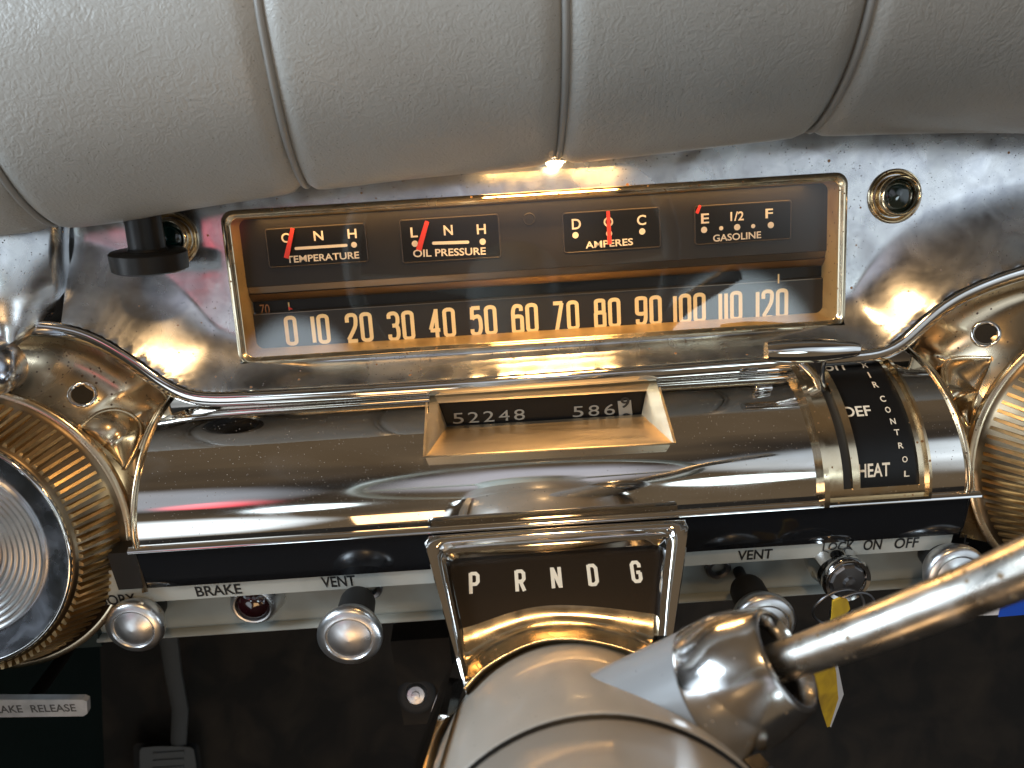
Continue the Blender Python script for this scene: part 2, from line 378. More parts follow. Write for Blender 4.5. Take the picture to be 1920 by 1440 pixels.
M['ruby'] = mat('dark_red_jewel', (.014, .002, .003), .08, 0, coat=1.0)
M['cap'] = mat('satin_aluminium', (.74, .75, .76), .32, 1, rough_var=(50, .3, .7, .24, .44), mottled=((.55, .55, .56), 60, .4, .75))
M['ring_dial'] = mat('ribbed_silver', (.72, .71, .70), .33, 1, mottled=((.46, .44, .42), 30, .4, .75))
M['blue_rim'] = mat('worn_steel_ring', (.46, .49, .56), .28, 1, mottled=((.62, .63, .68), 45, .5, .72), rough_var=(60, .3, .7, .16, .38), bump=('noise', 120, .05, .0006))
M['carpet'] = mat('dark_carpet', (.022, .017, .013), .95, bump=('noise', 260, .9, .004), mottled=((.04, .03, .02), 18, .4, .7))
M['firewall'] = mat('dark_green_black_liner', (.011, .0088, .0065), .9, mottled=((.034, .025, .016), 22, .4, .7), bump=('noise', 60, .3, .003))
M['kick'] = mat('dark_green_trim', (.010, .020, .018), .5, bump=('noise', 150, .2, .001))
M['pedal'] = mat('pedal_rubber', (.10, .105, .105), .5)
M['arm'] = mat('grey_arm_paint', (.09, .095, .095), .5)
M['yellow'] = mat('yellow_card', (.50, .34, .02), .6, mottled=((.22, .14, .02), 70, .42, .72), bump=('noise', 90, .3, .002))
M['blue'] = mat('blue_card', (.02, .10, .62), .4)
M['paper'] = mat('white_card', (.75, .76, .78), .5)
M['tag'] = mat('brushed_silver_plate', (.66, .67, .68), .42, .3, mottled=((.50, .51, .52), 90, .4, .7))
M['stamp'] = mat('grey_stamped_letters', (.10, .10, .10), .5)
M['wheel'] = mat('pale_green_wheel', (.66, .72, .68), .25, coat=.4)
def glass_mat(name, tint, f0=.06):
    m = bpy.data.materials.new(name); m.use_nodes = True; nt = m.node_tree; nt.nodes.clear(); L = nt.links.new
    o = nt.nodes.new('ShaderNodeOutputMaterial'); mx = nt.nodes.new('ShaderNodeMixShader'); t = nt.nodes.new('ShaderNodeBsdfTransparent')
    g = nt.nodes.new('ShaderNodeBsdfGlossy'); g.inputs['Roughness'].default_value = .03; t.inputs['Color'].default_value = (*tint, 1)
    fr = nt.nodes.new('ShaderNodeFresnel'); fr.inputs['IOR'].default_value = 1.62
    L(fr.outputs[0], mx.inputs[0]); L(t.outputs[0], mx.inputs[1]); L(g.outputs[0], mx.inputs[2]); L(mx.outputs[0], o.inputs['Surface'])
    return m
M['glass'] = glass_mat('instrument_glass', (.97, .96, .94))

# ================================================================== setting: footwell
def quad(name, pts, m, kind='structure'):
    o = MB().poly(pts).obj(name, m, None, None, loc=V(pts[0])); o['kind'] = kind; return o
FY, FZ = .60, -.66
b = MB(); b.grid(lambda u, v: (-.9+1.8*u, -.6+1.1*v, FZ+.006*math.sin(9*u+5*v)*math.sin(7*v)), 30, 20); fl = b.obj('floor', M['carpet'], None, 60); fl['kind'] = 'structure'
b = MB(); b.grid(lambda u, v: (-.9+1.8*u, .50+(.10 if v > .3 else .10*v/.3) + .01*math.sin(7*u), FZ+.62*v), 30, 12); fw = b.obj('firewall', M['firewall'], None, 60); fw['kind'] = 'structure'
b = MB(); b.box((-.43, .30, -.40), (.02, 0, 0), (0, .32, 0), (0, 0, .26)); kp = b.obj('kick_panel', M['kick'], None, loc=(-.43, .30, FZ))
tag(kp, 'dark green trim panel beside the footwell, behind the silver release bar', 'trim panel')

# ================================================================== dashboard
XC = .0205
dash = thing('dashboard', 'chrome car dashboard with a barrel-shaped lower panel and arched housings round two big knobs', 'dashboard', (XC, .36, -.26))
# ridge (chrome lip) from arch to arch
RC = .016
ridge_px = [(-120, 640), (-40, 612), (30, 602), (95, 605), (150, 615), (200, 637), (250, 668), (300, 706), (340, 728), (380, 738), (450, 737), (800, 718), (1100, 697), (1430, 673),
            (1600, 661), (1655, 654), (1690, 634), (1725, 600), (1770, 562), (1830, 530), (1920, 498), (2020, 478), (2120, 476)]
ridge = resample(chaikin([V((*gpx(x, y, RC), 0)) for x, y in ridge_px], 2), 160)
def ridge_v(X):
    if X <= ridge[0].x: return ridge[0].y
    for a, c in zip(ridge, ridge[1:]):
        if a.x <= X <= c.x: return a.y + (c.y-a.y)*(X-a.x)/max(1e-9, c.x-a.x)
    return ridge[-1].y
def ridge_d(X, v):
    return min(math.hypot(X-p.x, v-p.y) for p in ridge)
def sst(a, b_, x):
    t = min(1, max(0, (x-a)/(b_-a))); return t*t*(3-2*t)
def panel_c(X, v):
    d = ridge_d(X, v); side = sst(.115, .20, abs(X-XC))
    wd = .011 + .030*side; t = max(0, 1-d/wd)
    return RC*(.35*t+.65*t*t)
# bezel rectangle
BX0, BX1 = -.1375, .1791
BV0 = (gpx(455, 683)[1]+gpx(1582, 612)[1])/2; BV1 = (gpx(415, 397)[1]+gpx(1583, 325)[1])/2
PX0 = gpx(117, 480, .004)[0]
xs = [PX0 + (BX0-PX0+.0012)*i/40 for i in range(41)] + [BX0+.0012 + (BX1-BX0-.0024)*i/60 for i in range(1, 61)] + [BX1-.0012 + (.40-BX1)*i/80 for i in range(1, 81)]
vsl = [-.085 + (BV0+.0012+.085)*i/40 for i in range(41)] + [BV0+.0012 + (BV1-BV0-.0024)*i/36 for i in range(1, 37)] + [BV1-.0012 + (.09-BV1)*i/16 for i in range(1, 17)]
b = MB(); nX = len(xs)
for v in vsl:
    for X in xs:
        vv = max(v, ridge_v(X)); b.v.append(G(X, vv, panel_c(X, vv)))
for j in range(len(vsl)-1):
    for i in range(nX-1):
        Xm, vm = (xs[i]+xs[i+1])/2, (vsl[j]+vsl[j+1])/2
        if BX0+.0012 < Xm < BX1-.0012 and BV0+.0012 < vm < BV1-.0012: continue
        if max(vsl[j+1], 0) < 0 and vsl[j+1] <= min(ridge_v(xs[i]), ridge_v(xs[i+1])): continue
        if vsl[j+1] <= ridge_v(xs[i]) and vsl[j+1] <= ridge_v(xs[i+1]): continue
        a = j*nX+i; b.f.append([a, a+1, a+nX+1, a+nX])
panel = b.obj('instrument_panel', M['panel'], dash, 50)
b = MB(); L = []
for i, p in enumerate(ridge):
    t = (ridge[min(len(ridge)-1, i+2)]-ridge[max(0, i-2)]).normalized(); nx, ny = t.y, -t.x
    L.append([G(p.x+nx*d, p.y+ny*d, c) for d, c in [(-.0008, RC-.0016), (-.0002, RC+.0004), (.0006, RC+.0012), (.0022, RC+.0014), (.0058, RC+.0008), (.0070, RC-.0002), (.0076, RC-.0020), (.0076, RC-.006)]])
b.loft(L, False)
b.obj('ridge_trim', M['chrome'], panel, 60)

# barrel
YB, RY = .374, .063
ZB = (at_y(260, 1030, YB-RY).z + at_y(1530, 935, YB-RY).z)/2
RZ = -.1672 - ZB
def D(X, t, h=0.0):                                           # t 0..90 deg over the barrel
    n = V((0, -math.sin(t)/RY, math.cos(t)/RZ)).normalized()
    return V((X, YB-RY*math.sin(t), ZB+RZ*math.cos(t))) + n*h
def Xl(t): return DX0 + .0085*max(0, 1-t/1.5)
def Xr(t): return DX1 - .0085*max(0, 1-t/1.5)
def dpx(x, y):                                                # photo point -> (X, t) on the barrel
    q = ray(x, y); A = (q.y/RY)**2+(q.z/RZ)**2; Bq = -2*(q.y*YB/RY**2+q.z*ZB/RZ**2); C_ = (YB/RY)**2+(ZB/RZ)**2-1
    k = (-Bq-math.sqrt(max(0, Bq*Bq-4*A*C_)))/(2*A); p = q*k
    return p.x, math.atan2((YB-p.y)/RY, (p.z-ZB)/RZ)
DX0 = at_y(258, 1030, YB-RY).x; DX1 = at_y(1811, 936, YB-RY).x
OX0, OX1 = dpx(800, 800)[0], dpx(1250, 780)[0]
OT1 = dpx(1030, 842)[1]; OT0 = .04
AX0, AX1 = dpx(1500, 750)[0], dpx(1720, 850)[0]
AT0, AT1 = .12, dpx(1650, 905)[1]
xs = sorted([DX0+(DX1-DX0)*i/60 for i in range(61)] + [OX0+.001, OX1-.001])
ts = sorted([R_(-8+98*i/48) for i in range(49)] + [OT0, OT1-.02])
b = MB(); nX = len(xs)
for t in ts:
    for X0_ in xs:
        X = X0_
        if X < -.14: X = -.14 + (X+.14)*(Xl(t)+.14)/(DX0+.14)
        if X > .205: X = .205 + (X-.205)*(Xr(t)-.205)/(DX1-.205)
        b.v.append(D(X, t) if t > ts[0] else V((X, YB+.004, ZB+RZ+.014)))
for j in range(len(ts)-1):
    for i in range(nX-1):
        Xm, tm = (xs[i]+xs[i+1])/2, (ts[j]+ts[j+1])/2
        if OX0+.001 < Xm < OX1-.001 and OT0 < tm < OT1-.02: continue
        a = j*nX+i; b.f.append([a, a+1, a+nX+1, a+nX])
barrel = b.obj('barrel_panel', M['drum'], dash, 40)
# lower edge: bright lip then a black band
P1 = at_y(500, 1091.5, YB-RY+.002); P2 = at_y(1604, 1019.5, YB-RY+.002); ZBB = (P1.z+P2.z)/2
b = MB(); YE = YB-RY
pr = [(YE, ZB), (YE-.0022, ZB-.0008), (YE-.0026, ZB-.0022), (YE-.001, ZB-.0034), (YE+.001, ZB-.0036)]
b.loft([[(DX0-.004, y, z) for y, z in pr], [(DX1+.006, y, z) for y, z in pr]], False)
b.obj('barrel_lip', M['chrome'], barrel, 60)
b = MB(); pr = [(YE+.001, ZB-.0036), (YE+.0008, ZB-.012), (YE+.0012, ZBB+.004), (YE+.003, ZBB), (YE+.030, ZBB+.001)]
pr = [tuple(a) for a in chaikin([V((y, z, 0)) for y, z in pr], 1)]
b.loft([[(DX0-.002, p[0], p[1]) for p in pr], [(DX1+.003, p[0], p[1]) for p in pr]], False)
b.obj('lower_band', M['black'], barrel, 50)
b = MB(); b.box((DX0-.010, YE+.010, (ZB-.006+ZBB)/2), (.0082, 0, 0), (0, .006, 0), (0, 0, (ZB-.006-ZBB)/2)); b.obj('band_end', M['rubber'], barrel)
# end beads of the barrel
for fX in (Xl, Xr):
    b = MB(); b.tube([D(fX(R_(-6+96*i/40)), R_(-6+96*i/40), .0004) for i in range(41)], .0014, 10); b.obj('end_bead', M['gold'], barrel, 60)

# pod housings (arched bowls) --------------------------------------
PODS = [(-.2683, -.131, -1), (.3070, -.1295, 1)]
PR, PCB = .0752, .030
bowls = []
for px_, pv, sg in PODS:
    if sg < 0: edge = [G(p.x, p.y-.004, RC-.001) for p in ridge if p.x < -.174 and p.x > -.36][::1]
    else: edge = [G(p.x, p.y-.004, RC-.001) for p in ridge if p.x > .214][::-1]
    Xe = DX0-.002 if sg < 0 else DX1+.002
    edge = edge + [D((Xl(R_(a))-.002) if sg < 0 else (Xr(R_(a))+.002), R_(a), -.0005) for a in range(4, 91, 6)] + [V((Xe, YE+.001, ZBB))]
    edge = resample(edge, 90)
    a_s, a_e = R_(128), R_(-42)
    def bowl(u, v, edge=edge, px_=px_, pv=pv, sg=sg):
        e = edge[int(round(u*89))]; th = a_s+(a_e-a_s)*u
        p = G(px_ - sg*(PR-.004)*math.cos(th), pv+(PR-.004)*math.sin(th), PCB-.006)
        dish = .013*math.sin(PI*v)**.8*(1-.75*sst(.62, 1, u))
        return e.lerp(p, v) - EN*dish
    b = MB(); b.grid(bowl, 89, 24)
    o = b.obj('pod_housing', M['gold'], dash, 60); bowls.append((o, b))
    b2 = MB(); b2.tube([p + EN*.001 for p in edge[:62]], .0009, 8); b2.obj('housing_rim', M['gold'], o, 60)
def cast(bmesh_, x, y):
    t = BVHTree.FromPolygons([tuple(a) for a in bmesh_.v], bmesh_.f); h = t.ray_cast(V((0, 0, 0)), ray(x, y).normalized())
    n = h[1]
    if n is None: return None, None
    if n.dot(ray(x, y)) > 0: n = -n
    return h[0], n
for (o, bm_), (hx, hy) in zip(bowls, [(155, 740), (1848, 626)]):
    p, n = cast(bm_, hx, hy)
    if p is None: continue
    b = MB(); b.lathe(p+n*.0003, n, [(.0072, -.0015), (.0070, .0006), (.0062, .0010), (.0054, .0006), (.0050, -.002)], 28); h = b.obj('screw_recess', M['chrome'], o, 60)
    b = MB(); b.lathe(p+n*.0003, n, [(.0001, 0), (.0051, 0)], 24); b.obj('screw_head', M['plastic'], h, 60)
# scalloped pockets in the bowls
for (o, bm_), pts in zip(bowls, [[(150, 800), (185, 772), (225, 768), (258, 785), (266, 812), (255, 845), (235, 880), (212, 912)],
                               [(1860, 672), (1810, 670), (1765, 678), (1745, 695), (1752, 720), (1775, 745), (1800, 775), (1815, 800)]]):
    loop = []
    for x, y in pts:
        p, n = cast(bm_, x, y)
        if p is not None: loop.append((p, n))
    print('pocket', len(loop))
    if len(loop) < 4: continue
    nn = sum((n for p, n in loop), V((0, 0, 0))).normalized()
    rim = resample(chaikin([p for p, n in loop], 2), 40)
    c0 = (rim[0]+rim[-1])*.5
    b = MB(); b.tube([p+nn*.0012 for p in rim], .0011, 8)
    b.grid(lambda u, v: (rim[int(round(u*39))]).lerp(c0, v) + nn*(.0010+.0070*math.sin(PI*v)**.7*math.sin(PI*u)**.6), 39, 16)
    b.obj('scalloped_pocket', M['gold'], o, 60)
# corner trim at the left
lp = [(-70, 360), (-60, 480), (-12, 560), (12, 615), (27, 652)]; rp = [(116, 360), (119, 470), (121, 545), (111, 583), (94, 607)]
lp = resample([V((*gpx(x, y, .018), 0)) for x, y in lp], 24); rp = resample([V((*gpx(x, y, .008), 0)) for x, y in rp], 24)
def corner(u, v):
    j = int(round(v*23)); a = lp[j]; c = rp[j]; q = a.lerp(c, u); return G(q.x, q.y, .020*(1-u)+.009 + .006*math.sin(PI*u) + .006*math.sin(PI*min(1, v*1.15)))
b = MB(); b.grid(corner, 16, 23)
b.add([corner(i/16, 1)-EN*k for k in (0, .012) for i in range(17)], [[i, i+1, i+18, i+17] for i in range(16)])
b.add([corner(1, j/23)-EN*k for k in (0, .012) for j in range(24)], [[i, i+1, i+25, i+24] for i in range(23)])
b.obj('corner_trim', M['panel'], dash, 50)
b = MB(); b.prism([gp(x, y, .006) for x, y in [(-80, 590), (2, 600), (26, 655), (60, 640), (100, 618), (112, 640), (40, 690), (20, 740), (-80, 760)]], EN*-.02)
b.obj('trim_backing', M['black'], dash, 40)
b = MB(); b.lathe(gp(-22, 690, .035), V((.25, -1, .35)), [(.0001, .010), (.006, .0095), (.011, .007), (.0135, .002), (.0138, -.01)], 32); b.obj('pillar_boss', M['blue_rim'], dash, 60)

# control rail ------------------------------------------------------
YS = YB-RY+.006; YR = YS+.010
zl0 = (at_y(207, 1134, YS).z+at_y(675, 1102, YS).z)/2
zr0 = (at_y(318, 1185, YR).z+at_y(760, 1152, YR).z)/2
zr1 = (at_y(318, 1201, YR-.003).z+at_y(760, 1165, YR-.003).z)/2
RX0, RX1 = at_y(188, 1190, YR).x, DX1+.001
rail = MB().box(((RX0+RX1)/2, YR+.005, (zl0+zr0)/2+.004), ((RX1-RX0)/2, 0, 0), (0, .003, 0), (0, 0, (zl0-zr0)/2+.004)).obj('control_rail', M['rail'], dash)
b = MB(); zc = ZBB+.012
b.loft([[(x, YS+.0004, zl0), (x, YS-.001, zl0+.0008), (x, YS-.0015, zc), (x, YR+.004, zc), (x, YR+.004, zl0+.0006)] for x in (RX0+.006, RX1)], True, True, True)
b.obj('label_strip', M['strip'], rail, 30)
b = MB(); pr = [(YR+.002, zr0), (YR-.001, zr0+.0004), (YR-.003, zr0-.0006), (YR-.0034, zr1+.0012), (YR-.0024, zr1), (YR+.010, zr1-.0005)]
b.loft([[(x, y, z) for y, z in pr] for x in (RX0-.001, RX1)], False); b.obj('rail_lip', M['rail'], rail, 50)
b = MB(); b.box((RX0-.020, YR+.004, (zl0+zr1)/2), (.020, 0, 0), (0, .006, 0), (0, 0, (zl0-zr1)/2+.003)); b.obj('rail_end', M['kick'], rail)
b = MB(); b.box((.04, YR+.055, zr1+.006), (.36, 0, 0), (0, .045, 0), (0, 0, .003)); b.obj('underside_plate', M['black'], dash)
LP = Plane((YS-.001, zl0+.0008), (YS-.0015, zc))
for s_, a, c, h in [('ACCESSORY', (112, 1141), (258, 1130), 19), ('BRAKE', (370, 1118), (455, 1112), 19), ('VENT', (605, 1101), (668, 1097), 20),
                    ('VENT', (1382, 1050), (1447, 1046), 18), ('LOCK', (1541, 1036), (1600, 1032), 19), ('ON', (1617, 1031), (1651, 1029), 19), ('OFF', (1675, 1028), (1720, 1025), 19), ('L', (1806, 1020), (1816, 1019), 18)]:
    b = MB(); text_px(b, s_, a, c, h, LP, .0002); b.obj('label_lettering', M['ink'], rail, None)

# ================================================================== dash pad
pad_edge = [(-300, 470), (-120, 452), (0, 441), (115, 433), (240, 418), (325, 400), (405, 386), (490, 372), (575, 361), (760, 338), (1000, 312), (1160, 297), (1280, 285), (1400, 270), (1500, 259), (1580, 255), (1650, 253), (1920, 252), (2150, 258), (2300, 262)]
YP = .362
pe = [at_y(x, y, YP) for x, y in pad_edge]; pe = resample(chaikin(pe, 2), 200)
prof = [(.040, .020), (.022, .008), (.006, .0008), (0, 0), (-.006, .0012), (-.014, .0055), (-.024, .013), (-.034, .023), (-.043, .036), (-.049, .051), (-.052, .068), (-.050, .085), (-.042, .101), (-.026, .113), (0, .120), (.06, .125), (.20, .128)]
prof = resample(chaikin([V((a, c, 0)) for a, c in prof], 2), 72)
def pad_lo(X):
    for a, c in zip(pe, pe[1:]):
        if a.x <= X <= c.x: return a.z + (c.z-a.z)*(X-a.x)/max(1e-9, c.x-a.x)
    return pe[0].z if X < pe[0].x else pe[-1].z
def pad_pt(X, k, h=0.0):
    p = prof[k]; a = prof[max(0, k-1)]; c = prof[min(71, k+1)]; t = (c-a).normalized(); n = V((0, -t.y*1.0, t.x))
    n = V((0, -(t.y), t.x)); n = V((0, -t.y, -t.x)) if False else n
    return V((X, YP+p.x, pad_lo(X)+p.y)) + V((0, -t.y, t.x))*h
# seams: bottom photo point and top photo point -> X at bottom and X at the roll's nose
def seam_X(bp, tp):
    Xb = at_y(*bp, YP).x; Xt = at_y(*tp, YP-.050).x; return Xb, Xt
SEAMS = [seam_X((575, 361), (478, 10)), seam_X((1043, 306), (1058, 10)), seam_X((1512, 259), (1637, 10)), seam_X((108, 433), (-60, 250))]
def seam_x(s, k):
    z = prof[k].y; t = sst(0, .065, z); t = t**.55
    return s[0]+(s[1]-s[0])*t
pad = thing('dash_pad', 'thick grey padded vinyl dash cover with piped seams, overhanging the chrome instrument panel', 'dash pad', (XC, YP, -.06))
pxs = sorted([-.42+.90*i/260 for i in range(261)])
b = MB()
for k in range(72):
    sx = [seam_x(s, k) for s in SEAMS]
    for X in pxs:
        dd = min(abs(X-q) for q in sx)
        h = -.0040*math.exp(-(dd/.0036)**2) - .0005*math.exp(-(dd/.012)**2)
        h += .0005*math.sin(X*31+k*.09)*math.sin(k*.15+X*17)
        b.v.append(pad_pt(X, k, h))
n_ = len(pxs)
for k in range(71):
    for i in range(n_-1):
        a = k*n_+i; b.f.append([a, a+1, a+n_+1, a+n_])
cover = b.obj('padded_cover', M['vinyl'], pad, 60)
for s in SEAMS:
    b = MB(); b.tube([pad_pt(seam_x(s, k)+.0008, k, -.0030) for k in range(1, 66)], .0016, 10)
    b.obj('seam_piping', M['piping'], cover, 60)

# ================================================================== instrument cluster
clu = thing('instrument_cluster', 'wide rectangular instrument cluster with speedometer numerals 0 to 120 and four small gauges behind glass', 'gauges', G((BX0+BX1)/2, BV0, 0))
def rrect(x0, x1, v0, v1, r, c, n=8):
    out = []
    for cx, cy, a in ((x1-r, v1-r, 0), (x0+r, v1-r, 90), (x0+r, v0+r, 180), (x1-r, v0+r, 270)):
        for i in range(n+1):
            t = R_(a+90*i/n); out.append(G(cx+r*math.cos(t), cy+r*math.sin(t), c))
    return out
CD = -.018
b = MB()
q = lambda i, r, c, ib=0: rrect(BX0+i, BX1-i, BV0+i+ib, BV1-i, r, c)
b.loft([q(-.0004, .0062, -.004), q(-.0004, .0062, .0022), q(.0003, .0058, .0034), q(.0018, .005, .0038), q(.0028, .0046, .0026), q(.0032, .0044, .0014), q(.0036, .0042, .0012)])
bez = b.obj('bezel', M['bezel'], clu, 50)
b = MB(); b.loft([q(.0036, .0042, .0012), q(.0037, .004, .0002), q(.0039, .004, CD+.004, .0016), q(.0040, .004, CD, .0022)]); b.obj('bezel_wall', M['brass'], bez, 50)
# dial plates
DX0_, DX1_ = BX0+.0038, BX1-.0038
vv = lambda y, c: gpx(960, y, c)[1]
b = MB()
FC = -.012
vF = vv(507, FC)
def strip(b, v0, c0, v1, c1): b.add([G(DX0_, v0, c0), G(DX1_, v0, c0), G(DX1_, v1, c1), G(DX0_, v1, c1)], [[0, 1, 2, 3]])
strip(b, vF, FC, BV1-.004, FC); strip(b, vF, FC, vF-.0003, FC-.001)
fascia = b.obj('dial_face', M['dial'], clu, 20)
b = MB(); v1 = vv(520, FC-.001); v2 = vv(535, CD)
strip(b, vF-.0003, FC-.001, v1, FC-.0022); strip(b, v1, FC-.0022, v1-.0006, FC-.0012); strip(b, v1-.0006, FC-.0012, v2, CD+.001); b.obj('dial_ledge', M['ledge'], fascia, 20)
v3 = vv(552, CD); b = MB(); strip(b, v2+.003, CD-.002, v3-.003, CD-.002)
slot = b.obj('speed_slot', M['gauge'], clu, 20)
BC = CD+.002
b = MB(); strip(b, BV0+.004, BC, v3-.002, BC); strip(b, v3-.002, BC, v3-.001, BC-.003)
band = b.obj('speed_scale', M['dial'], clu, 20)
b = MB(); b.box(G((DX0_+DX1_)/2, v3-.0019, BC+.0002), EX*((DX1_-DX0_)/2-.001), EU*.00022, EN*.0002); b.obj('scale_edge', M['ledge'], band)
b = MB()
for s_, xc, yb in [('0', 549.5, 648), ('10', 604.5, 645), ('20', 676.5, 642), ('30', 754.5, 639), ('40', 831, 633.5), ('50', 908.5, 629), ('60', 985.5, 625), ('70', 1062, 620), ('80', 1139.5, 615), ('90', 1216.5, 610.5), ('100', 1293, 606), ('110', 1369.5, 602), ('120', 1447, 598)]:
    X, v = gpx(xc, yb, BC); pxm = .4/1440*1.0
    dw, dh, st, gap = .0047, .0142, .0021, .0020
    ws = [0.0 if ch == '1' else dw for ch in s_]; tot = sum(ws)+(gap+st*.55)*(len(s_)-1)
    x = X-tot/2
    for ch, wc in zip(s_, ws):
        if ch == '1': glyph(b, ch, lambda x_, y_, z_: G(x_, y_, BC+.0003+z_), x-dw*.5, v+st/2, dw, dh, st)
        else: glyph(b, ch, lambda x_, y_, z_: G(x_, y_, BC+.0003+z_), x, v+st/2, wc, dh, st)
        x += wc+gap+st*.55
b.obj('speed_numerals', M['cream'], band, None)
b = MB()
X, v = gpx(541, 575, CD); b.box(G(X, v, CD-.001), EX*.0003, EU*.0022, EN*.0003); b.obj('scale_tick', M['cream'], band); b = MB(); X, v = gpx(1456, 522, CD); b.box(G(X, v, CD+.003), EX*.0003, EU*.0025, EN*.0003)
b.obj('scale_tick', M['cream'], band)
b = MB(); X, v = gpx(545, 578, CD); b.prism([G(X-.001, v+.001, CD), G(X+.0012, v-.0006, CD), G(X-.001, v-.0008, CD)], EN*.0004); b.obj('speed_pointer', M['red'], slot)
b = MB(); text_px(b, '70', (489, 590), (507, 589), 20, GPlane(CD), .0004, .0); b.obj('slot_numeral', M['amber'], slot, None)
# gauges
GP = GPlane(FC+.0006)
def pt2(x, y): return gpx(x, y, FC+.0006)
def gauge(name, rect, caps, dots, bars, cap, needle):
    cs = [pt2(*p) for p in rect]; x0 = (cs[0][0]+cs[3][0])/2; x1 = (cs[1][0]+cs[2][0])/2; v1_ = (cs[0][1]+cs[1][1])/2; v0_ = (cs[2][1]+cs[3][1])/2
    b = MB(); b.poly(rrect(x0, x1, v0_, v1_, .0014, FC+.0004, 5)); g = b.obj(name, M['gauge'], clu, 20)
    b = MB(); b.tube(rrect(x0, x1, v0_, v1_, .0014, FC+.0002, 5), .00042, 6, closed=True); b.obj('gauge_rim', M['dial_rim'], g, 60)
    b = MB()
    for ch, x, y, wpx, hpx in caps: text_px(b, ch, (x-wpx/2, y), (x+wpx/2, y-wpx*.06), hpx, GP)
    for x, y, r in dots:
        X, v = pt2(x, y); b.disc(lambda a, c, z: G(a, c, FC+.0008), X, v, r*.000275)
    for a, c, t in bars:
        A, B_ = pt2(*a), pt2(*c); b.ribbon([A, B_], t*.000275, lambda x, y, z: G(x, y, FC+.0008)); 
        for e in (A, B_): b.disc(lambda x, y, z: G(x, y, FC+.00076), e[0], e[1], t*.000137, seg=14)
    text_px(b, *cap, GP); b.obj('gauge_lettering', M['white'], g, None)
    if needle:
        A, B_ = gpx(*needle[0], FC+.003), gpx(*needle[1], FC+.003); wd = needle[2]*.000272
        b = MB(); d = (V((*B_, 0))-V((*A, 0))).normalized(); nrm = V((-d.y, d.x, 0))*wd/2
        A, B_ = V((*A, 0)), V((*B_, 0)); b.prism([G(p.x, p.y, FC+.003) for p in (A+nrm*.8, A-nrm*.8, B_-nrm*1.05, B_+nrm*1.05)], EN*.0004); b.obj('needle', M['red'], g)
gauge('temperature_gauge', [(497, 432), (684, 417), (690, 490), (505, 502)], [('C', 536, 455, 15, 18), ('N', 598, 451, 18, 18), ('H', 661, 447, 17, 18)], [(664, 459, 5.5)], [((555, 466), (649, 460), 5.5)], ('TEMPERATURE', (538, 493), (674, 484), 13), ((549, 428), (537, 484), 9))
gauge('oil_pressure_gauge', [(748, 413), (935, 402), (938, 482), (757, 493)], [('L', 777, 445, 13, 19), ('N', 841, 441, 17, 19), ('H', 903, 439, 17, 19)], [(778, 457, 6), (905, 453, 6)], [((813, 456), (877, 454), 6)], ('OIL PRESSURE', (775, 482), (911, 477), 14), ((801, 415), (785, 469), 10))
gauge('ampere_gauge', [(1055, 401), (1235, 388), (1240, 462), (1058, 475)], [('D', 1081, 430, 17, 20), ('O', 1141, 425, 18, 18), ('C', 1203, 422, 17, 19)], [(1079, 441, 6), (1142, 438, 6), (1204, 434, 6)], [], ('AMPERES', (1098, 466), (1187, 459), 13), ((1140, 396), (1143, 458), 8))
gauge('gasoline_gauge', [(1302, 388), (1483, 375), (1484, 447), (1305, 459)], [('E', 1322, 419, 15, 19), ('1/2', 1382, 414, 25, 17), ('F', 1442, 409, 14, 18)], [(1320, 431, 6), (1352, 428, 4), (1382, 426, 6), (1412, 424, 4), (1445, 422, 6)], [], ('GASOLINE', (1337, 453), (1427, 446), 13), ((1313, 385), (1306, 400), 6))
X, v = gpx(992, 411, FC); b = MB(); b.lathe(G(X, v, FC), EN, [(.0034, 0), (.0034, .0004), (.0029, .0006), (.0026, .0003), (.0001, .0004)], 24); b.obj('dial_screw', M['dial'], clu, 30)
area('instrument_lamp', G(.02, BV1-.0046, -.0055), G(.02, BV0, -.012), .29, .003, .062, (1.0, .56, .20))   # dash lighting inside the cluster
b = MB(); b.add(rrect(BX0+.0028, BX1-.0028, BV0+.0028, BV1-.0028, .0042, .0008), [list(range(36))]); b.obj('cover_glass', M['glass'], clu, None)

# ================================================================== trip odometer
odo = thing('odometer', 'chrome framed odometer window showing 52248 and 586 on the barrel panel', 'odometer', V((XC+.01, .34, -.19)))
PO = Plane((.3110, -.1815), (.3645, -.1680))                    # outer rim plane
PI_ = Plane((.350, -.21), (.350, -.16))                        # window plane
oc = [PO.hit(*p) for p in ((800, 722), (1230, 698), (1268, 832), (793, 858))]
oi = [PI_.hit(*p) for p in ((822, 756), (1212, 733), (1203, 777), (838, 800))]
# square the corners up in X so the frame is true
def loop4(c, off=0.0, n=EN): return [p+n*off for p in c]
cen = sum(oc, V((0, 0, 0)))/4
rimw = [p + (cen-p).normalized()*.0012 for p in oc]
back = [V((p.x + (.0005 if p.x > cen.x else -.0005), p.y+.022, p.z-.012)) for p in oc]
b = MB(); b.loft([back, loop4(oc, -.0003, PO.n), loop4(oc, .0006, PO.n), loop4(rimw, .0006, PO.n), loop4(rimw, -.0003, PO.n), [a.lerp(c, .97) for a, c in zip(rimw, oi)], oi]); ofr = b.obj('odometer_frame', M['brushed'], odo, 20)
b = MB(); b.poly([p + V((0, .0016, 0)) + (p-sum(oi, V((0, 0, 0)))/4)*.02 for p in oi]); win = b.obj('digit_window', M['gauge'], odo, None)
PD = Plane((.3512, -.21), (.3512, -.16))
b = MB()
for i, ch in enumerate('52248'): text_px(b, ch, (850+i*28.6, 794.5-i*1.7), (850+i*28.6+20, 794.5-i*1.7-1.2), 21, PD, .0001, .0)
b.obj('total_digits', M['digit'], win, None); b = MB()
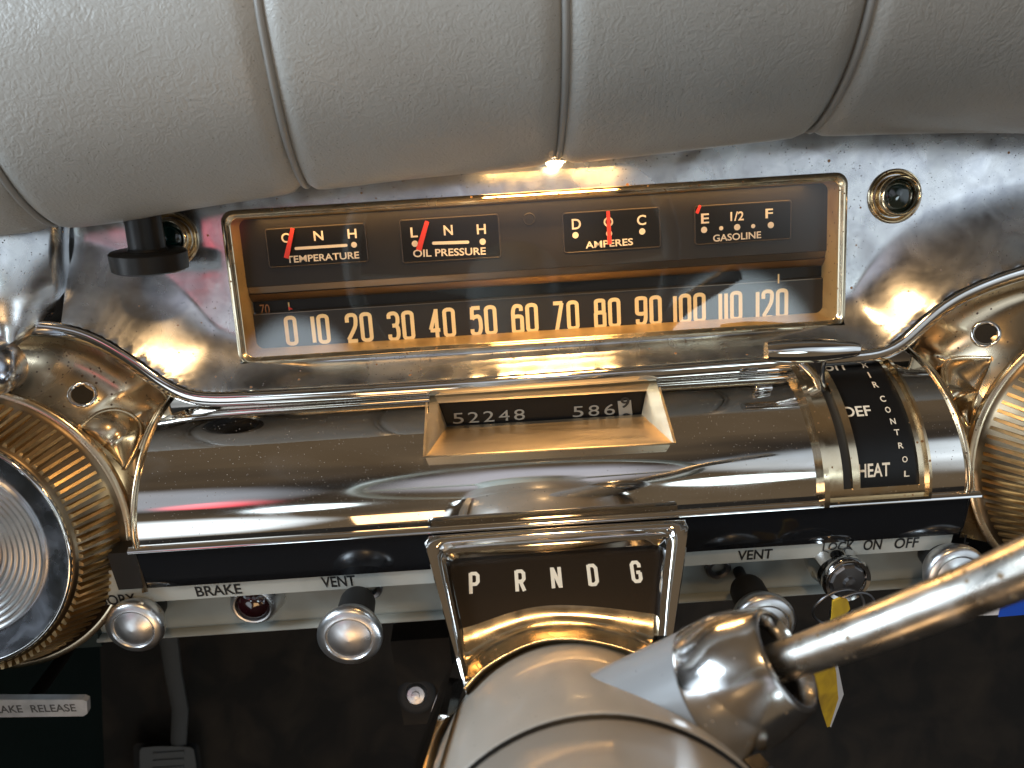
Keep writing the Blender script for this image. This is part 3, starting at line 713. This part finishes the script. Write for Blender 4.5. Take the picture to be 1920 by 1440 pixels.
for i, ch in enumerate('586'): text_px(b, ch, (1074+i*29.5, 782-i*1.9), (1074+i*29.5+20, 782-i*1.9-1.2), 21, PD, .0001, .0)
b.obj('trip_digits', M['digit'], win, None)
b = MB(); b.poly([PD.hit(x, y, .0002) for x, y in ((1158, 752), (1183, 750), (1186, 780), (1161, 782))]); tn = b.obj('tenths_wheel', M['digit'], win, None)
b = MB(); text_px(b, '9', (1163, 764), (1180, 763), 20, PD, .0004); text_px(b, '0', (1165, 792), (1182, 791), 18, PD, .0004); b.obj('tenths_digits', M['ink'], tn, None)

# ================================================================== air control on the barrel
air = thing('air_control', 'curved black air control scale reading OFF, DEF, HEAT in a chrome frame', 'heater control', D((AX0+AX1)/2, R_(70)))
def strip_d(b, xa, xb, ta, tb, h0, h1, n=24):                    # solid strip following the barrel, X edges as functions or numbers
    sh = lambda t: -.0058*(1-t/tBB)
    fa = lambda t: xa+sh(t); fb = lambda t: xb+sh(t)
    L = []
    for i in range(n+1):
        t = ta+(tb-ta)*i/n; L.append([D(fa(t), t, h0), D(fa(t), t, h1), D(fb(t), t, h1), D(fb(t), t, h0)])
    b.loft(L, True, True, True)
XL0, XL1 = dpx(1541, 900)[0], dpx(1580, 900)[0]                  # left rail
XS0, XS1 = XL1, dpx(1597, 900)[0]                                # slot
XI1 = dpx(1611, 900)[0]; XR0, XR1 = dpx(1722, 890)[0], dpx(1744, 890)[0]
tT, tB, tBB = R_(4), dpx(1660, 910)[1], dpx(1650, 934)[1]
b = MB(); strip_d(b, XL0, XL0+.0026, tT, tBB, -.002, .0050); strip_d(b, XL0+.0026, XL1, tT, tB, -.002, .0026); strip_d(b, XS1, XI1, R_(18), tB, -.002, .0028)
strip_d(b, XR0, XR0+.002, tT, tB, -.002, .0022); strip_d(b, XR0+.002, XR1-.0014, tT, tBB-.03, -.002, .0012); strip_d(b, XR1-.0014, XR1, tT, tBB, -.002, .0034)
strip_d(b, XL0+.0026, XR1-.0014, tB, tBB-.03, -.002, .0014, 6); strip_d(b, XL0+.0026, XR1-.0014, tBB-.03, tBB, -.002, .0034, 4); strip_d(b, XI1, XR0, tT-.02, tT+.06, -.002, .0018, 4)
af = b.obj('control_frame', M['bezel'], air, 30)
b = MB(); strip_d(b, XS0, XS1, tT, tB, .0004, .0007); b.obj('lever_slot', M['rubber'], air, 30)
b = MB(); strip_d(b, XI1, XR0, tT, tB, .0004, .0010, 40); scl = b.obj('control_scale', M['gauge'], air, 30)
b = MB()
def on_barrel(x, y, z=0):                                        # metres along X and along the arc
    return D(x, y, .0016+z)
def text_d(txt, a, c, hpx, upright=True):
    X0, t0 = dpx(*a); X1, t1 = dpx(*c); xh, th = dpx(a[0], a[1]-hpx); hh = t0-th
    put_text(b, txt, lambda x, y, z: D(x, t0-y, .0015), X0, X1, 0, hh)
text_d('OFF', (1545, 700), (1592, 699), 15); text_d('DEF', (1582, 784), (1633, 781), 19); text_d('HEAT', (1607, 894), (1666, 892), 25)
for ch, x, y in [('A', 1622, 694), ('I', 1631, 712), ('R', 1642, 730), ('C', 1655, 756), ('O', 1664, 776), ('N', 1673, 797), ('T', 1680, 817), ('R', 1687, 841), ('O', 1694, 866), ('L', 1697, 892)]:
    wd = 3 if ch == 'I' else 10; text_d(ch, (x-wd/2, y), (x+wd/2, y), 11)
b.obj('scale_lettering', M['white'], scl, None)
pa, pb = D(dpx(1430, 690)[0], 0, .0)*0 + gp(1436, 660, .038), gp(1610, 655, .038)
mid = (pa+pb)*.5
b = MB(); n_h = 28
path = [pa.lerp(pb, i/n_h) for i in range(n_h+1)]
rad = []
for i in range(n_h+1):
    u = i/n_h; r = .0030+.0030*math.sin(PI*min(1, .18+u*.82))**.8; rad.append((r*.75, r))
b.tube(path, rad, 20, flat=EN); hnd = b.obj('lever_handle', M['chrome'], air, 50)
foot = D((XS0+XS1)/2-.0045, R_(30), .001)
hx = dpx(1524, 690)[0]; m0 = gp(1522, 668, .036)
b = MB(); b.tube([m0, m0.lerp(foot, .25), m0.lerp(foot, .55), m0.lerp(foot, .8), foot], [(.0085, .0034), (.0060, .0032), (.0034, .0030), (.0026, .0026), (.0024, .0024)], 16, flat=EX); b.obj('lever_stem', M['chrome'], hnd, 60)
p, t_ = dpx(1428, 734); b = MB(); b.tube([D(p-.0042, t_, .0028), D(p-.0030, t_, .0028), D(p+.0045, t_, .0024)], [.0020, .0024, .0014], 14); b.tube([D(p, t_, -.001), D(p, t_, .0028)], .0013, 8)
tag(b.obj('trip_reset_pin', M['chrome'], None, 50, loc=D(p, t_)), 'tiny chrome pin standing on the barrel between odometer and air control', 'reset pin')

# ================================================================== big fluted knobs
def big_knob(px_, pv, label):
    k = thing('fluted_knob', label, 'dash knob', G(px_, pv, PCB), 'fluted round knobs at both ends of the barrel')
    o = G(px_, pv, 0)
    b = MB(); b.lathe(o, EN, [(PR-.012, .018), (PR-.001, PCB-.006), (PR, PCB-.003), (PR, PCB-.001), (PR-.0012, PCB), (PR-.003, PCB)], 128)
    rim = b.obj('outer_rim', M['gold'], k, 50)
    r0, c0, r1, c1 = PR-.003, PCB, .0588, PCB+.0245
    b = MB(); nfl = 96
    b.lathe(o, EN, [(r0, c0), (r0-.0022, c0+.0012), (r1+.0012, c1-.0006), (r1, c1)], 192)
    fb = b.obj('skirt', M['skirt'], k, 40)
    b = MB()
    for i in range(nfl):
        th = 2*PI*(i+.5)/nfl; er = EX*math.cos(th)+EU*math.sin(th); et = -EX*math.sin(th)+EU*math.cos(th)
        A = o+er*(r0-.0040)+EN*(c0+.0018); B_ = o+er*(r1+.0022)+EN*(c1-.0016); ax = (B_-A).normalized(); up = et.cross(ax).normalized()
        if up.dot(er) < 0: up = -up
        wd, hh = .00135, .0022
        b.add([A-et*wd-up*.001, A+et*wd-up*.001, A+et*wd*.55+up*hh, A-et*wd*.55+up*hh, B_-et*wd-up*.001, B_+et*wd-up*.001, B_+et*wd*.55+up*hh, B_-et*wd*.55+up*hh],
              [[0, 1, 2, 3], [7, 6, 5, 4], [0, 4, 5, 1], [1, 5, 6, 2], [2, 6, 7, 3], [3, 7, 4, 0]])
    b.obj('fluting', M['rib'], fb, 20)
    b = MB(); b.lathe(o, EN, [(r1, c1), (r1, c1+.0014), (r1-.0008, c1+.0022), (r1-.0016, c1+.0020), (r1-.0022, c1+.0010)], 128); b.obj('front_ring', M['chrome'], k, 60)
    b = MB(); b.lathe(o, EN, [(r1-.0022, c1+.0010), (.050, c1-.0010), (.0445, c1-.0026)], 128); b.obj('dial_ring', M['blue_rim'], k, 60)
    pr = []
    r = .0445
    for i in range(11):
        a = .0445-.0029*i; pr += [(a, c1-.0026-.0004*i), (a-.0006, c1-.0012-.0004*i), (a-.0016, c1-.0014-.0004*i), (a-.0023, c1-.0028-.0004*i)]
    b = MB(); b.lathe(o, EN, pr, 128); b.obj('ribbed_dial', M['ring_dial'], k, 60)
    b = MB(); b.lathe(o, EN, [(.0132, c1-.008), (.0132, c1+.002), (.0115, c1+.0045), (.0075, c1+.0055), (.003, c1+.0050), (.0001, c1+.0048)], 64); b.obj('hub_button', M['chrome'], k, 60)
    return k
big_knob(*PODS[0][:2], 'large fluted chrome knob with ribbed silver dial, left of the barrel')
big_knob(*PODS[1][:2], 'large fluted chrome knob cut by the frame, right of the air control')

# ================================================================== green lamps and the black hanging knob
def lamp(cx, cy, label, r=.0137):
    X, v = gpx(cx, cy, 0); t = thing('indicator_lamp', label, 'indicator lamp', G(X, v, 0), 'green indicator lamps beside the cluster'); o = G(X, v, 0)
    b = MB(); b.lathe(o, EN, [(r, -.004), (r, .001), (r-.0006, .0018), (r-.0018, .0016), (r-.0032, -.0006), (r-.0034, .004), (r-.0036, .0072), (r-.0044, .0078), (r-.0052, .0068), (r-.0054, .001)], 56); b.obj('lamp_bezel', M['bezel'], t, 50)
    b = MB(); b.lathe(o, EN, [(r-.0052, .002), (r-.0060, .0038), (r*.4, .0050), (.0001, .0054)], 40); b.obj('jewel', M['green'], t, 60)
lamp(1677, 368, 'round dark green indicator lamp in a chrome collar, right of the cluster')
lamp(322, 448, 'round dark green indicator lamp half hidden behind the black hanging knob')
kb = at_y(280, 487, .366); up = V((.05, .10, 1)).normalized()
hk = thing('hanging_knob', 'black plastic knob with a flat round end hanging below the dash pad', 'knob', kb)
b = MB(); b.lathe(kb, up, [(.0001, -.005), (.0163, -.005), (.0174, -.0042), (.0176, .0036), (.0167, .0044), (.0092, .0048), (.0083, .006)], 48); b.obj('knob_disc', M['plastic'], hk, 40)
b = MB(); b.lathe(kb, up, [(.0084, .004), (.0082, .030), (.0080, .05)], 32, cap1=True); b.obj('knob_shaft', M['plastic'], hk, 40)

# ================================================================== small controls on the rail
def pull_knob(cx, cy, Yc, label, r=.0159, stem_dark=True, name='pull_knob'):
    p = at_y(cx, cy, Yc); t = thing(name, label, 'pull knob', p, 'chrome capped pull knobs on the rail')
    ax = V((0, -1, .10)).normalized()
    b = MB(); b.lathe(p, ax, [(.0095, -.011), (r*.80, -.0085), (r*.97, -.0035), (r, -.0010), (r*.985, .0008), (r*.90, .0020), (r*.74, .0026), (r*.71, .0020)], 56, cap0=True); b.obj('knob_cap', M['cap'], t, 50)
    b = MB(); b.lathe(p, ax, [(r*.71, .0020), (r*.69, .0012), (r*.66, .0020), (r*.45, .0034), (r*.2, .0041), (.0001, .0043)], 48); b.obj('knob_button', M['cap'], t, 30)
    q = V((p.x, YR+.003, p.z - .10*0))
    L = (q.y-p.y)
    b = MB(); b.lathe(p+V((0, .009, -.0008)), V((0, 1, 0)), [(.0098, 0), (.0090, L*.40), (.0080, L*.46), (.0032, L*.48), (.0030, L-.006)], 32, cap0=True, cap1=True); b.obj('knob_stem', M['rubber'], t, 40)
    return t
pull_knob(253, 1175, .306, 'chrome capped pull knob at the left, tucked beside the fluted knob', .0146)
pull_knob(656, 1193, .288, 'chrome capped pull knob on a long black stem, left of the steering column')
pull_knob(1432, 1168, .288, 'shaded chrome capped pull knob behind the chrome shift lever nut')
pull_knob(1792, 1075, .303, 'shaded chrome capped pull knob at the right, partly behind the shift lever rod', .0155)
for cx, cy in ((694, 1100), (1345, 1062)):
    p = at_y(cx, cy, YR+.001); b = MB(); b.lathe(p, V((0, -1, 0)), [(.0068, 0), (.0068, .0022), (.0058, .0030), (.0040, .0026), (.0034, .0008)], 28)
    tag(b.obj('rail_bushing', M['dark_metal'], None, 50, loc=p), 'small steel bushing where the %s vent knob stem enters the rail' % ('left' if cx < 900 else 'right'), 'bushing', 'vent knob bushings')
p = at_y(474, 1136, .319); bl = thing('brake_warning_lamp', 'dark red warning lamp in a flared silver collar below the BRAKE lettering', 'warning lamp', p)
ax = V((0, -1, .05)).normalized()
b = MB(); b.lathe(p, ax, [(.0145, -.013), (.0147, -.011), (.0118, -.0005), (.0098, .0012), (.0090, .0010), (.0088, -.002)], 56); b.obj('lamp_collar', M['cap'], bl, 50)
b = MB(); b.lathe(p, ax, [(.0089, -.001), (.0070, .0012), (.004, .0024), (.0001, .0028)], 40); b.obj('jewel', M['ruby'], bl, 60)
# ignition
p = at_y(1590, 1090, .303); ig = thing('ignition_switch', 'chrome ignition switch under the LOCK ON OFF lettering', 'ignition switch', p)
b = MB(); b.lathe(p+V((-.003, 0, .001)), V((-.08, -1, .06)), [(.0122, -.024), (.0128, -.020), (.0126, -.013), (.0112, -.011), (.0108, -.005)], 48); b.obj('base_collar', M['chrome'], ig, 40)
b = MB(); b.lathe(p, V((.05, -1, .10)), [(.0100, -.012), (.0104, -.007), (.0122, -.005), (.0126, -.001), (.0116, .0005), (.0098, -.0002), (.0096, -.0012)], 48); b.obj('lock_collar', M['chrome'], ig, 40)
b = MB(); b.lathe(p, V((.05, -1, .10)), [(.0097, -.0012), (.0082, .0006), (.0034, .0010), (.0028, .0026), (.0001, .0030)], 10); b.obj('lock_face', M['dark_metal'], ig, 20)
kp_ = at_y(1586, 1104, .290)
b = MB(); e1 = V((.35, 0, 1)).normalized()
for kk, (ox, oz, rr) in enumerate([(-.002, -.012, .0125), (.004, -.011, .0108)]):
    pts = [kp_ + V((ox+rr*math.cos(2*PI*i/40), .001*math.sin(2*PI*i/20)-.002*kk, oz+rr*math.sin(2*PI*i/40)*.9)) for i in range(40)]; b.tube(pts, .00075, 8, closed=True)
tag(b.obj('key_ring', M['dark_metal'], None, 60, loc=kp_), 'thin double wire key ring hanging from the ignition switch', 'key ring')
b = MB(); yk = .279
b.prism([at_y(x, y, yk) for x, y in [(1562, 1128), (1576, 1122), (1590, 1126), (1594, 1142), (1580, 1160), (1572, 1185), (1556, 1200), (1550, 1188), (1560, 1160)]], V((0, .0012, 0)))
tag(b.obj('ignition_key', M['yellow'], None, 20, loc=at_y(1570, 1160, yk)), 'brass key hanging on the wire ring below the ignition', 'key')
kt = thing('key_tag', 'creased yellow card tag with a pointed end hanging below the shift lever', 'tag', at_y(1550, 1300, .271))
f = lambda x, y, d=0: at_y(x, y, .271+d)
b = MB(); b.loft([[f(1515, 1200), f(1524, 1268, -.001), f(1540, 1330, .001), f(1551, 1364)], [f(1556, 1195, .004), f(1568, 1262, .003), f(1572, 1310, .004), f(1556, 1362, .002)]], False)
b.loft([[f(1515, 1200, .0006), f(1524, 1268, -.0004), f(1540, 1330, .0016), f(1551, 1364, .0006)], [f(1556, 1195, .0046), f(1568, 1262, .0036), f(1572, 1310, .0046), f(1556, 1362, .0026)]], False)
tf = b.obj('tag_face', M['yellow'], kt, 30)
b = MB(); b.loft([[f(1556, 1195, .004), f(1568, 1262, .003), f(1572, 1310, .004), f(1556, 1362, .002)], [f(1561, 1195, .009), f(1574, 1262, .008), f(1582, 1302, .009), f(1558, 1364, .004)]], False); b.obj('tag_edge', M['paper'], kt, 30)
st = thing('blue_sticker', 'bright blue and white printed card behind the shift lever at the right', 'card', at_y(1830, 1150, .312))
P_ = lambda x, y, d=0: at_y(x, y, .312+d)
MB().prism([P_(1690, 1158), P_(1722, 1124), P_(1770, 1082), P_(2000, 1062), P_(2000, 1150)], V((0, .0008, .0))).obj('card_body', M['paper'], st)
MB().prism([P_(1880, 1120, -.0004), P_(2000, 1095, -.0004), P_(2000, 1146, -.0004), P_(1872, 1157, -.0004)], V((0, .0003, 0))).obj('blue_print', M['blue'], st)
MB().prism([P_(1700, 1160, -.0004), P_(1724, 1136, -.0004), P_(1800, 1128, -.0004), P_(1838, 1136, -.0004), P_(1836, 1148, -.0004)], V((0, .0003, 0))).obj('printed_mark', M['blue_rim'], st)

# ================================================================== steering column, gear selector, shift lever
AL = R_(35); CX, CY, CZ, CR, SS = .0179, .2214, -.2943, .0597, .122
AXC = V((0, -math.cos(AL), math.sin(AL))); AXU = V((0, math.sin(AL), math.cos(AL)))
def CO(th, s, r=CR): return V((CX, CY, CZ)) + AXC*s + (EX*math.cos(th)+AXU*math.sin(th))*r
colm = thing('steering_column', 'beige steering column cover with a thin joint line and a grey lever boss', 'steering column', V((CX, CY, CZ-.06)))
CV = V((CX, CY, CZ))
b = MB(); b.lathe(CV, AXC, [(CR-.004, -.06), (CR, -.002), (CR, SS-.0010), (CR-.0003, SS-.0003), (CR-.0007, SS)], 96, ref=EX); jk = b.obj('column_jacket', M['jacket'], colm, 40)
b = MB(); b.lathe(CV, AXC, [(CR-.0021, SS+.0006), (CR-.0019, SS+.0012), (CR-.0018, SS+.06), (CR-.002, SS+.12), (CR-.02, SS+.125)], 96, ref=EX); b.obj('hub_shroud', M['jacket'], colm, 40)
b = MB(); b.lathe(CV, AXC, [(CR-.0006, SS-.0004), (CR-.0022, SS+.0001), (CR-.0024, SS+.001)], 96, ref=EX); b.obj('joint_line', M['plastic'], jk, 40)
# trough below the column
b = MB(); prT = [(CR+.0015, 0), (CR+.0026, .0), (CR+.0032, .0)]
a0, a1 = R_(140), R_(392)
L = []
for i in range(41):
    th = a0+(a1-a0)*i/40
    L.append([CO(th, s, r) for s, r in [(-.06, CR+.0012), (.115, CR+.0012), (.118, CR+.002), (.118, CR+.0045), (.115, CR+.0055), (-.06, CR+.010)]])
b.loft(L, True, True, True); b.obj('column_trough', M['chrome'], colm, 40)
# boss
J1, J3 = at_d(1336, 1296, .246), at_d(1468, 1238, .234)
bd = (J3-J1).normalized(); ll = (J3-J1).length
b = MB(); b.lathe(J1, bd, [(.0218, -.085), (.0214, -.05), (.0209, -.02), (.0205, 0), (.0198, .0003)], 64); b.obj('lever_boss', M['boss'], colm, 40)
lv = thing('shift_lever', 'worn chrome shift lever with a thick rounded nut, reaching to the right', 'shift lever', J1)
b = MB(); b.lathe(J1, bd, [(.0196, .0002), (.0206, .0004), (.0209, .0014), (.0209, ll*.42), (.0206, ll*.52), (.0197, ll*.66), (.0180, ll*.86), (.0164, ll*1.02), (.0155, ll*1.06), (.0143, ll*1.06), (.0134, ll*1.0), (.0128, ll*.85), (.0122, ll*.35), (.0001, ll*.35)], 72); nut = b.obj('lever_nut', M['nut'], lv, 50)
b = MB(); b.lathe(J1, bd, [(.0120, ll*.36), (.0124, ll*.86)], 32); b.obj('nut_bore', M['rubber'], nut, 60)
rp_ = [at_d(1400, 1264, .240), at_d(1480, 1236, .2315), at_d(1650, 1174, .2150), at_d(1800, 1115, 0.2049), at_d(1930, 1062, 0.1911), at_d(2150, 960, 0.1754), at_d(2420, 840, 0.168), at_d(2700, 710, 0.163)]
rp_ = resample(chaikin(rp_, 2), 40)
b = MB(); b.tube(rp_, [.0057+.0022*i/39 for i in range(40)], 28); b.obj('lever_rod', M['rod'], lv, 60)

# gear selector hood
sel = thing('gear_selector', 'chrome hooded gear selector with the letters P R N D G on brown glass', 'gear indicator', V((CX, .29, -.28)))
FP = Plane((.2556, -.2452), (.305, -.2168))
def fp(x, y, c=0): return FP.hit(x, y, c)
# U-shaped frame, points from lower left up and round to lower right
outer = [(874, 1300), (842, 1190), (812, 1080), (794, 1018), (797, 1008), (808, 1004), (1040, 989), (1278, 974), (1289, 975), (1293, 984), (1283, 1060), (1272, 1130), (1263, 1192)]
inner1 = [(874, 1285), (856, 1190), (833, 1085), (822, 1032), (824, 1025), (832, 1020), (1040, 1005), (1258, 992), (1266, 994), (1267, 1000), (1260, 1065), (1252, 1130), (1246, 1192)]
inner2 = [(878, 1262), (868, 1190), (850, 1105), (843, 1060), (844, 1052), (852, 1047), (1040, 1034), (1230, 1021), (1238, 1023), (1239, 1030), (1233, 1080), (1229, 1130), (1226, 1192)]
def up_(pts, n=60): return resample(chaikin([V((x, y, 0)) for x, y in pts], 2), n)
o_, i1, i2 = up_(outer), up_(inner1), up_(inner2)
rows = [[fp(p.x, p.y) - FP.n*.045 + V((0, .012, 0)) for p in o_], [fp(p.x, p.y) - FP.n*.002 for p in o_], [fp(p.x, p.y, .0006) for p in o_],
        [fp(p.x*.92+q_.x*.08, p.y*.92+q_.y*.08, .0016) for p, q_ in zip(o_, i1)], [fp(p.x*.35+q_.x*.65, p.y*.35+q_.y*.65, .0020) for p, q_ in zip(o_, i1)], [fp(p.x, p.y, .0012) for p in i1], [fp(p.x*.7+q_.x*.3, p.y*.7+q_.y*.3, -.0012) for p, q_ in zip(i1, i2)], [fp(p.x*.4+q_.x*.6, p.y*.4+q_.y*.6, .0002) for p, q_ in zip(i1, i2)], [fp(p.x, p.y, -.0030) for p in i2], [fp(p.x, p.y, -.0075) for p in i2]]
b = MB(); b.loft(rows, False); hood = b.obj('selector_hood', M['chrome'], sel, 45)
arc1 = up_([(868, 1178), (890, 1172), (920, 1161), (960, 1147), (1000, 1138), (1045, 1134), (1100, 1136), (1150, 1141), (1195, 1147), (1232, 1152)], 50)
arc2 = up_([(872, 1296), (900, 1264), (925, 1246), (960, 1226), (1000, 1209), (1045, 1202), (1095, 1204), (1150, 1215), (1195, 1230), (1240, 1262)], 50)
def lip(u, v):
    i = int(round(u*49)); a = fp(arc1[i].x, arc1[i].y, -.0068); th = math.atan2(1, 0)
    e = fp(arc2[i].x, arc2[i].y, .002)
    p = a.lerp(e, v); return p - FP.n*(.0052*math.sin(PI*v)) + FP.n*(.004*v*v)
b = MB(); b.grid(lip, 49, 20)
b.add([lip(i/49, 1) - FP.n*k - V((0, 0, k*.0)) for k in (0, .010) for i in range(50)], [[i, i+1, i+51, i+50] for i in range(49)])
b.tube([lip(i/49, 1) for i in range(50)], .0007, 8)
b.obj('selector_lip', M['bezel'], hood, 50)
wpts = [(x, y) for x, y in [(838, 1042), (1242, 1016), (1232, 1160)]] + [(p.x, p.y+4) for p in arc1[::-1]][2:] + [(868, 1182)]
b = MB(); b.poly([fp(x, y, -.0072) for x, y in wpts]); sw = b.obj('selector_window', M['brown'], sel, None)
b = MB(); PF = Plane((.2556, -.2452), (.305, -.2168))
for ch, x, y in [('P', 890, 1114.5), ('R', 977, 1110), ('N', 1045, 1104), ('D', 1114, 1099), ('G', 1196, 1093)]:
    o1 = fp(x, y, -.0070); w_, h_, s1 = .0034, .0092, .0017
    dn = (fp(x+10, y-.61, -.007)-o1).normalized()
    glyph(b, ch, lambda a, c, z: o1+EX*(a)+FP.u*(c)+FP.n*z, -w_/2, s1/2, w_, h_, s1)
b.obj('selector_letters', M['white'], sw, None)

# steering wheel (beyond the frame, mirrored in the chrome)
swl = thing('steering_wheel', 'pale green steering wheel on the column, mirrored in the chrome barrel', 'steering wheel', CO(0, .50, 0))
b = MB(); wc = CO(0, .52, 0); n_w = 72
b.tube([wc + (EX*math.cos(2*PI*i/n_w)+AXU*math.sin(2*PI*i/n_w))*.205 for i in range(n_w)], .011, 14, closed=True); b.obj('wheel_rim', M['wheel'], swl, 60)
b = MB()
for th in (R_(180), R_(0)):
    b.tube([CO(th, .47, .04), CO(th, .50, .12), CO(th, .52, .20)], [.011, .009, .008], 12)
b.obj('wheel_spokes', M['wheel'], swl, 60)
b = MB(); b.lathe(CO(0, 0, 0), AXC, [(.050, .26), (.055, .40), (.060, .47), (.045, .49), (.0001, .50)], 48); b.obj('wheel_hub', M['wheel'], swl, 60)

# ================================================================== footwell things
b0 = at_y(163, 1328, .335); rel = thing('brake_release', 'silver brake release bar with stamped lettering in the lower left footwell', 'release handle', b0)
PB = Plane((.335, -.30), (.337, -.25))
bp_ = [(-140, 1312), (155, 1312), (163, 1316), (164, 1338), (156, 1343), (-140, 1347)]
MB().prism([PB.hit(x, y) for x, y in bp_], V((0, .004, 0))).obj('release_bar', M['tag'], rel, 30)
b = MB(); text_px(b, 'BRAKE', (-22, 1337), (44, 1335), 14, PB, .0002); text_px(b, 'RELEASE', (60, 1335), (144, 1333), 14, PB, .0002); b.obj('release_lettering', M['stamp'], rel, None)
b = MB(); b.tube([at_y(60, 1312, .340), at_y(95, 1265, .37), at_y(140, 1200, .42)], .004, 12); b.obj('release_stem', M['plastic'], rel, 50)
pc = at_y(318, 1428, .50); pd = thing('brake_pedal', 'dark grey ribbed brake pedal on a steel arm, below the dash', 'pedal', pc)
PP = Plane((.49, -.62), (.53, -.50)); pf = lambda x, y, c=0: PP.hit(x, y, c)
b = MB(); pts = chaikin([V((x, y, 0)) for x, y in [(262, 1408), (268, 1400), (355, 1399), (366, 1408), (372, 1500), (262, 1500)]], 1)
b.loft([[pf(p.x, p.y, c) for p in pts] for c in (-.012, 0)], True, True, True)
for k in range(5): b.box(pf(316, 1412+k*14, .0008), EX*.014, PP.u*.0014, PP.n*.0010)
b.obj('pedal_pad', M['pedal'], pd, 30)
b = MB(); b.tube([at_y(312, 1160, .46), at_y(325, 1260, .485), at_y(338, 1330, .50), at_y(334, 1420, .515)], [(.004, .0072)]*4, 10, flat=(0, 1, 0)); b.obj('pedal_arm', M['arm'], pd, 50)
b = MB(); pts = chaikin([V((x, y, 0)) for x, y in [(250, 1400), (258, 1392), (364, 1390), (376, 1402), (382, 1500), (252, 1500)]], 1)
b.loft([[pf(p.x, p.y, c) for p in pts] for c in (-.016, -.011)], True, True, True); b.obj('pedal_plate', M['rubber'], pd, 30)
p = at_y(517, 1297, .56); b = MB(); b.lathe(p, V((0, -1, .2)), [(.013, -.02), (.0135, 0), (.012, .003), (.0001, .004)], 32); tag(b.obj('rubber_plug', M['pedal'], None, 40, loc=p), 'round grey rubber plug on the dark firewall', 'plug')
p = at_y(780, 1303, .40); bt = thing('mounting_bolt', 'silver domed bolt in a black rubber pad, left of the steering column', 'bolt', p)
b = MB(); b.lathe(p, V((0, -1, .6)), [(.0078, -.004), (.0078, -.001), (.0060, .0012), (.0030, .0016), (.0026, .0024), (.0001, .0026)], 36); b.obj('bolt_head', M['cap'], bt, 40)
b = MB(); b.lathe(p, V((0, -1, .6)), [(.0135, -.006), (.0135, -.002), (.0110, -.0005), (.0078, -.001)], 36); b.obj('rubber_washer', M['rubber'], bt, 40)
b = MB(); b.box(at_y(800, 1260, .415), V((.020, 0, 0)), V((0, .010, 0)), V((0, 0, .040))); tag(b.obj('column_bracket', M['firewall'], None, loc=at_y(800, 1260, .415)), 'black bracket behind the bolt beside the column', 'bracket')

p = gp(1040, 304, .013); ml = thing('map_light', 'small glowing warm lamp glimpsed under the dash pad edge above the cluster', 'lamp', p)
ml_m = bpy.data.materials.new('lit_lamp_lens'); ml_m.use_nodes = True; pb = ml_m.node_tree.nodes['Principled BSDF']
pb.inputs['Emission Color'].default_value = (1, .72, .38, 1); pb.inputs['Emission Strength'].default_value = 14
b = MB(); b.lathe(p, V((0, -.4, -1)), [(.0045, -.004), (.0045, 0), (.0032, .0022), (.0001, .003)], 24); b.obj('lamp_lens', ml_m, ml, 60)
b = MB(); b.lathe(p, V((0, -.4, -1)), [(.0062, -.012), (.0062, -.001), (.0052, .0004), (.0047, -.001)], 24, cap0=True); b.obj('lamp_housing', M['chrome'], ml, 60)
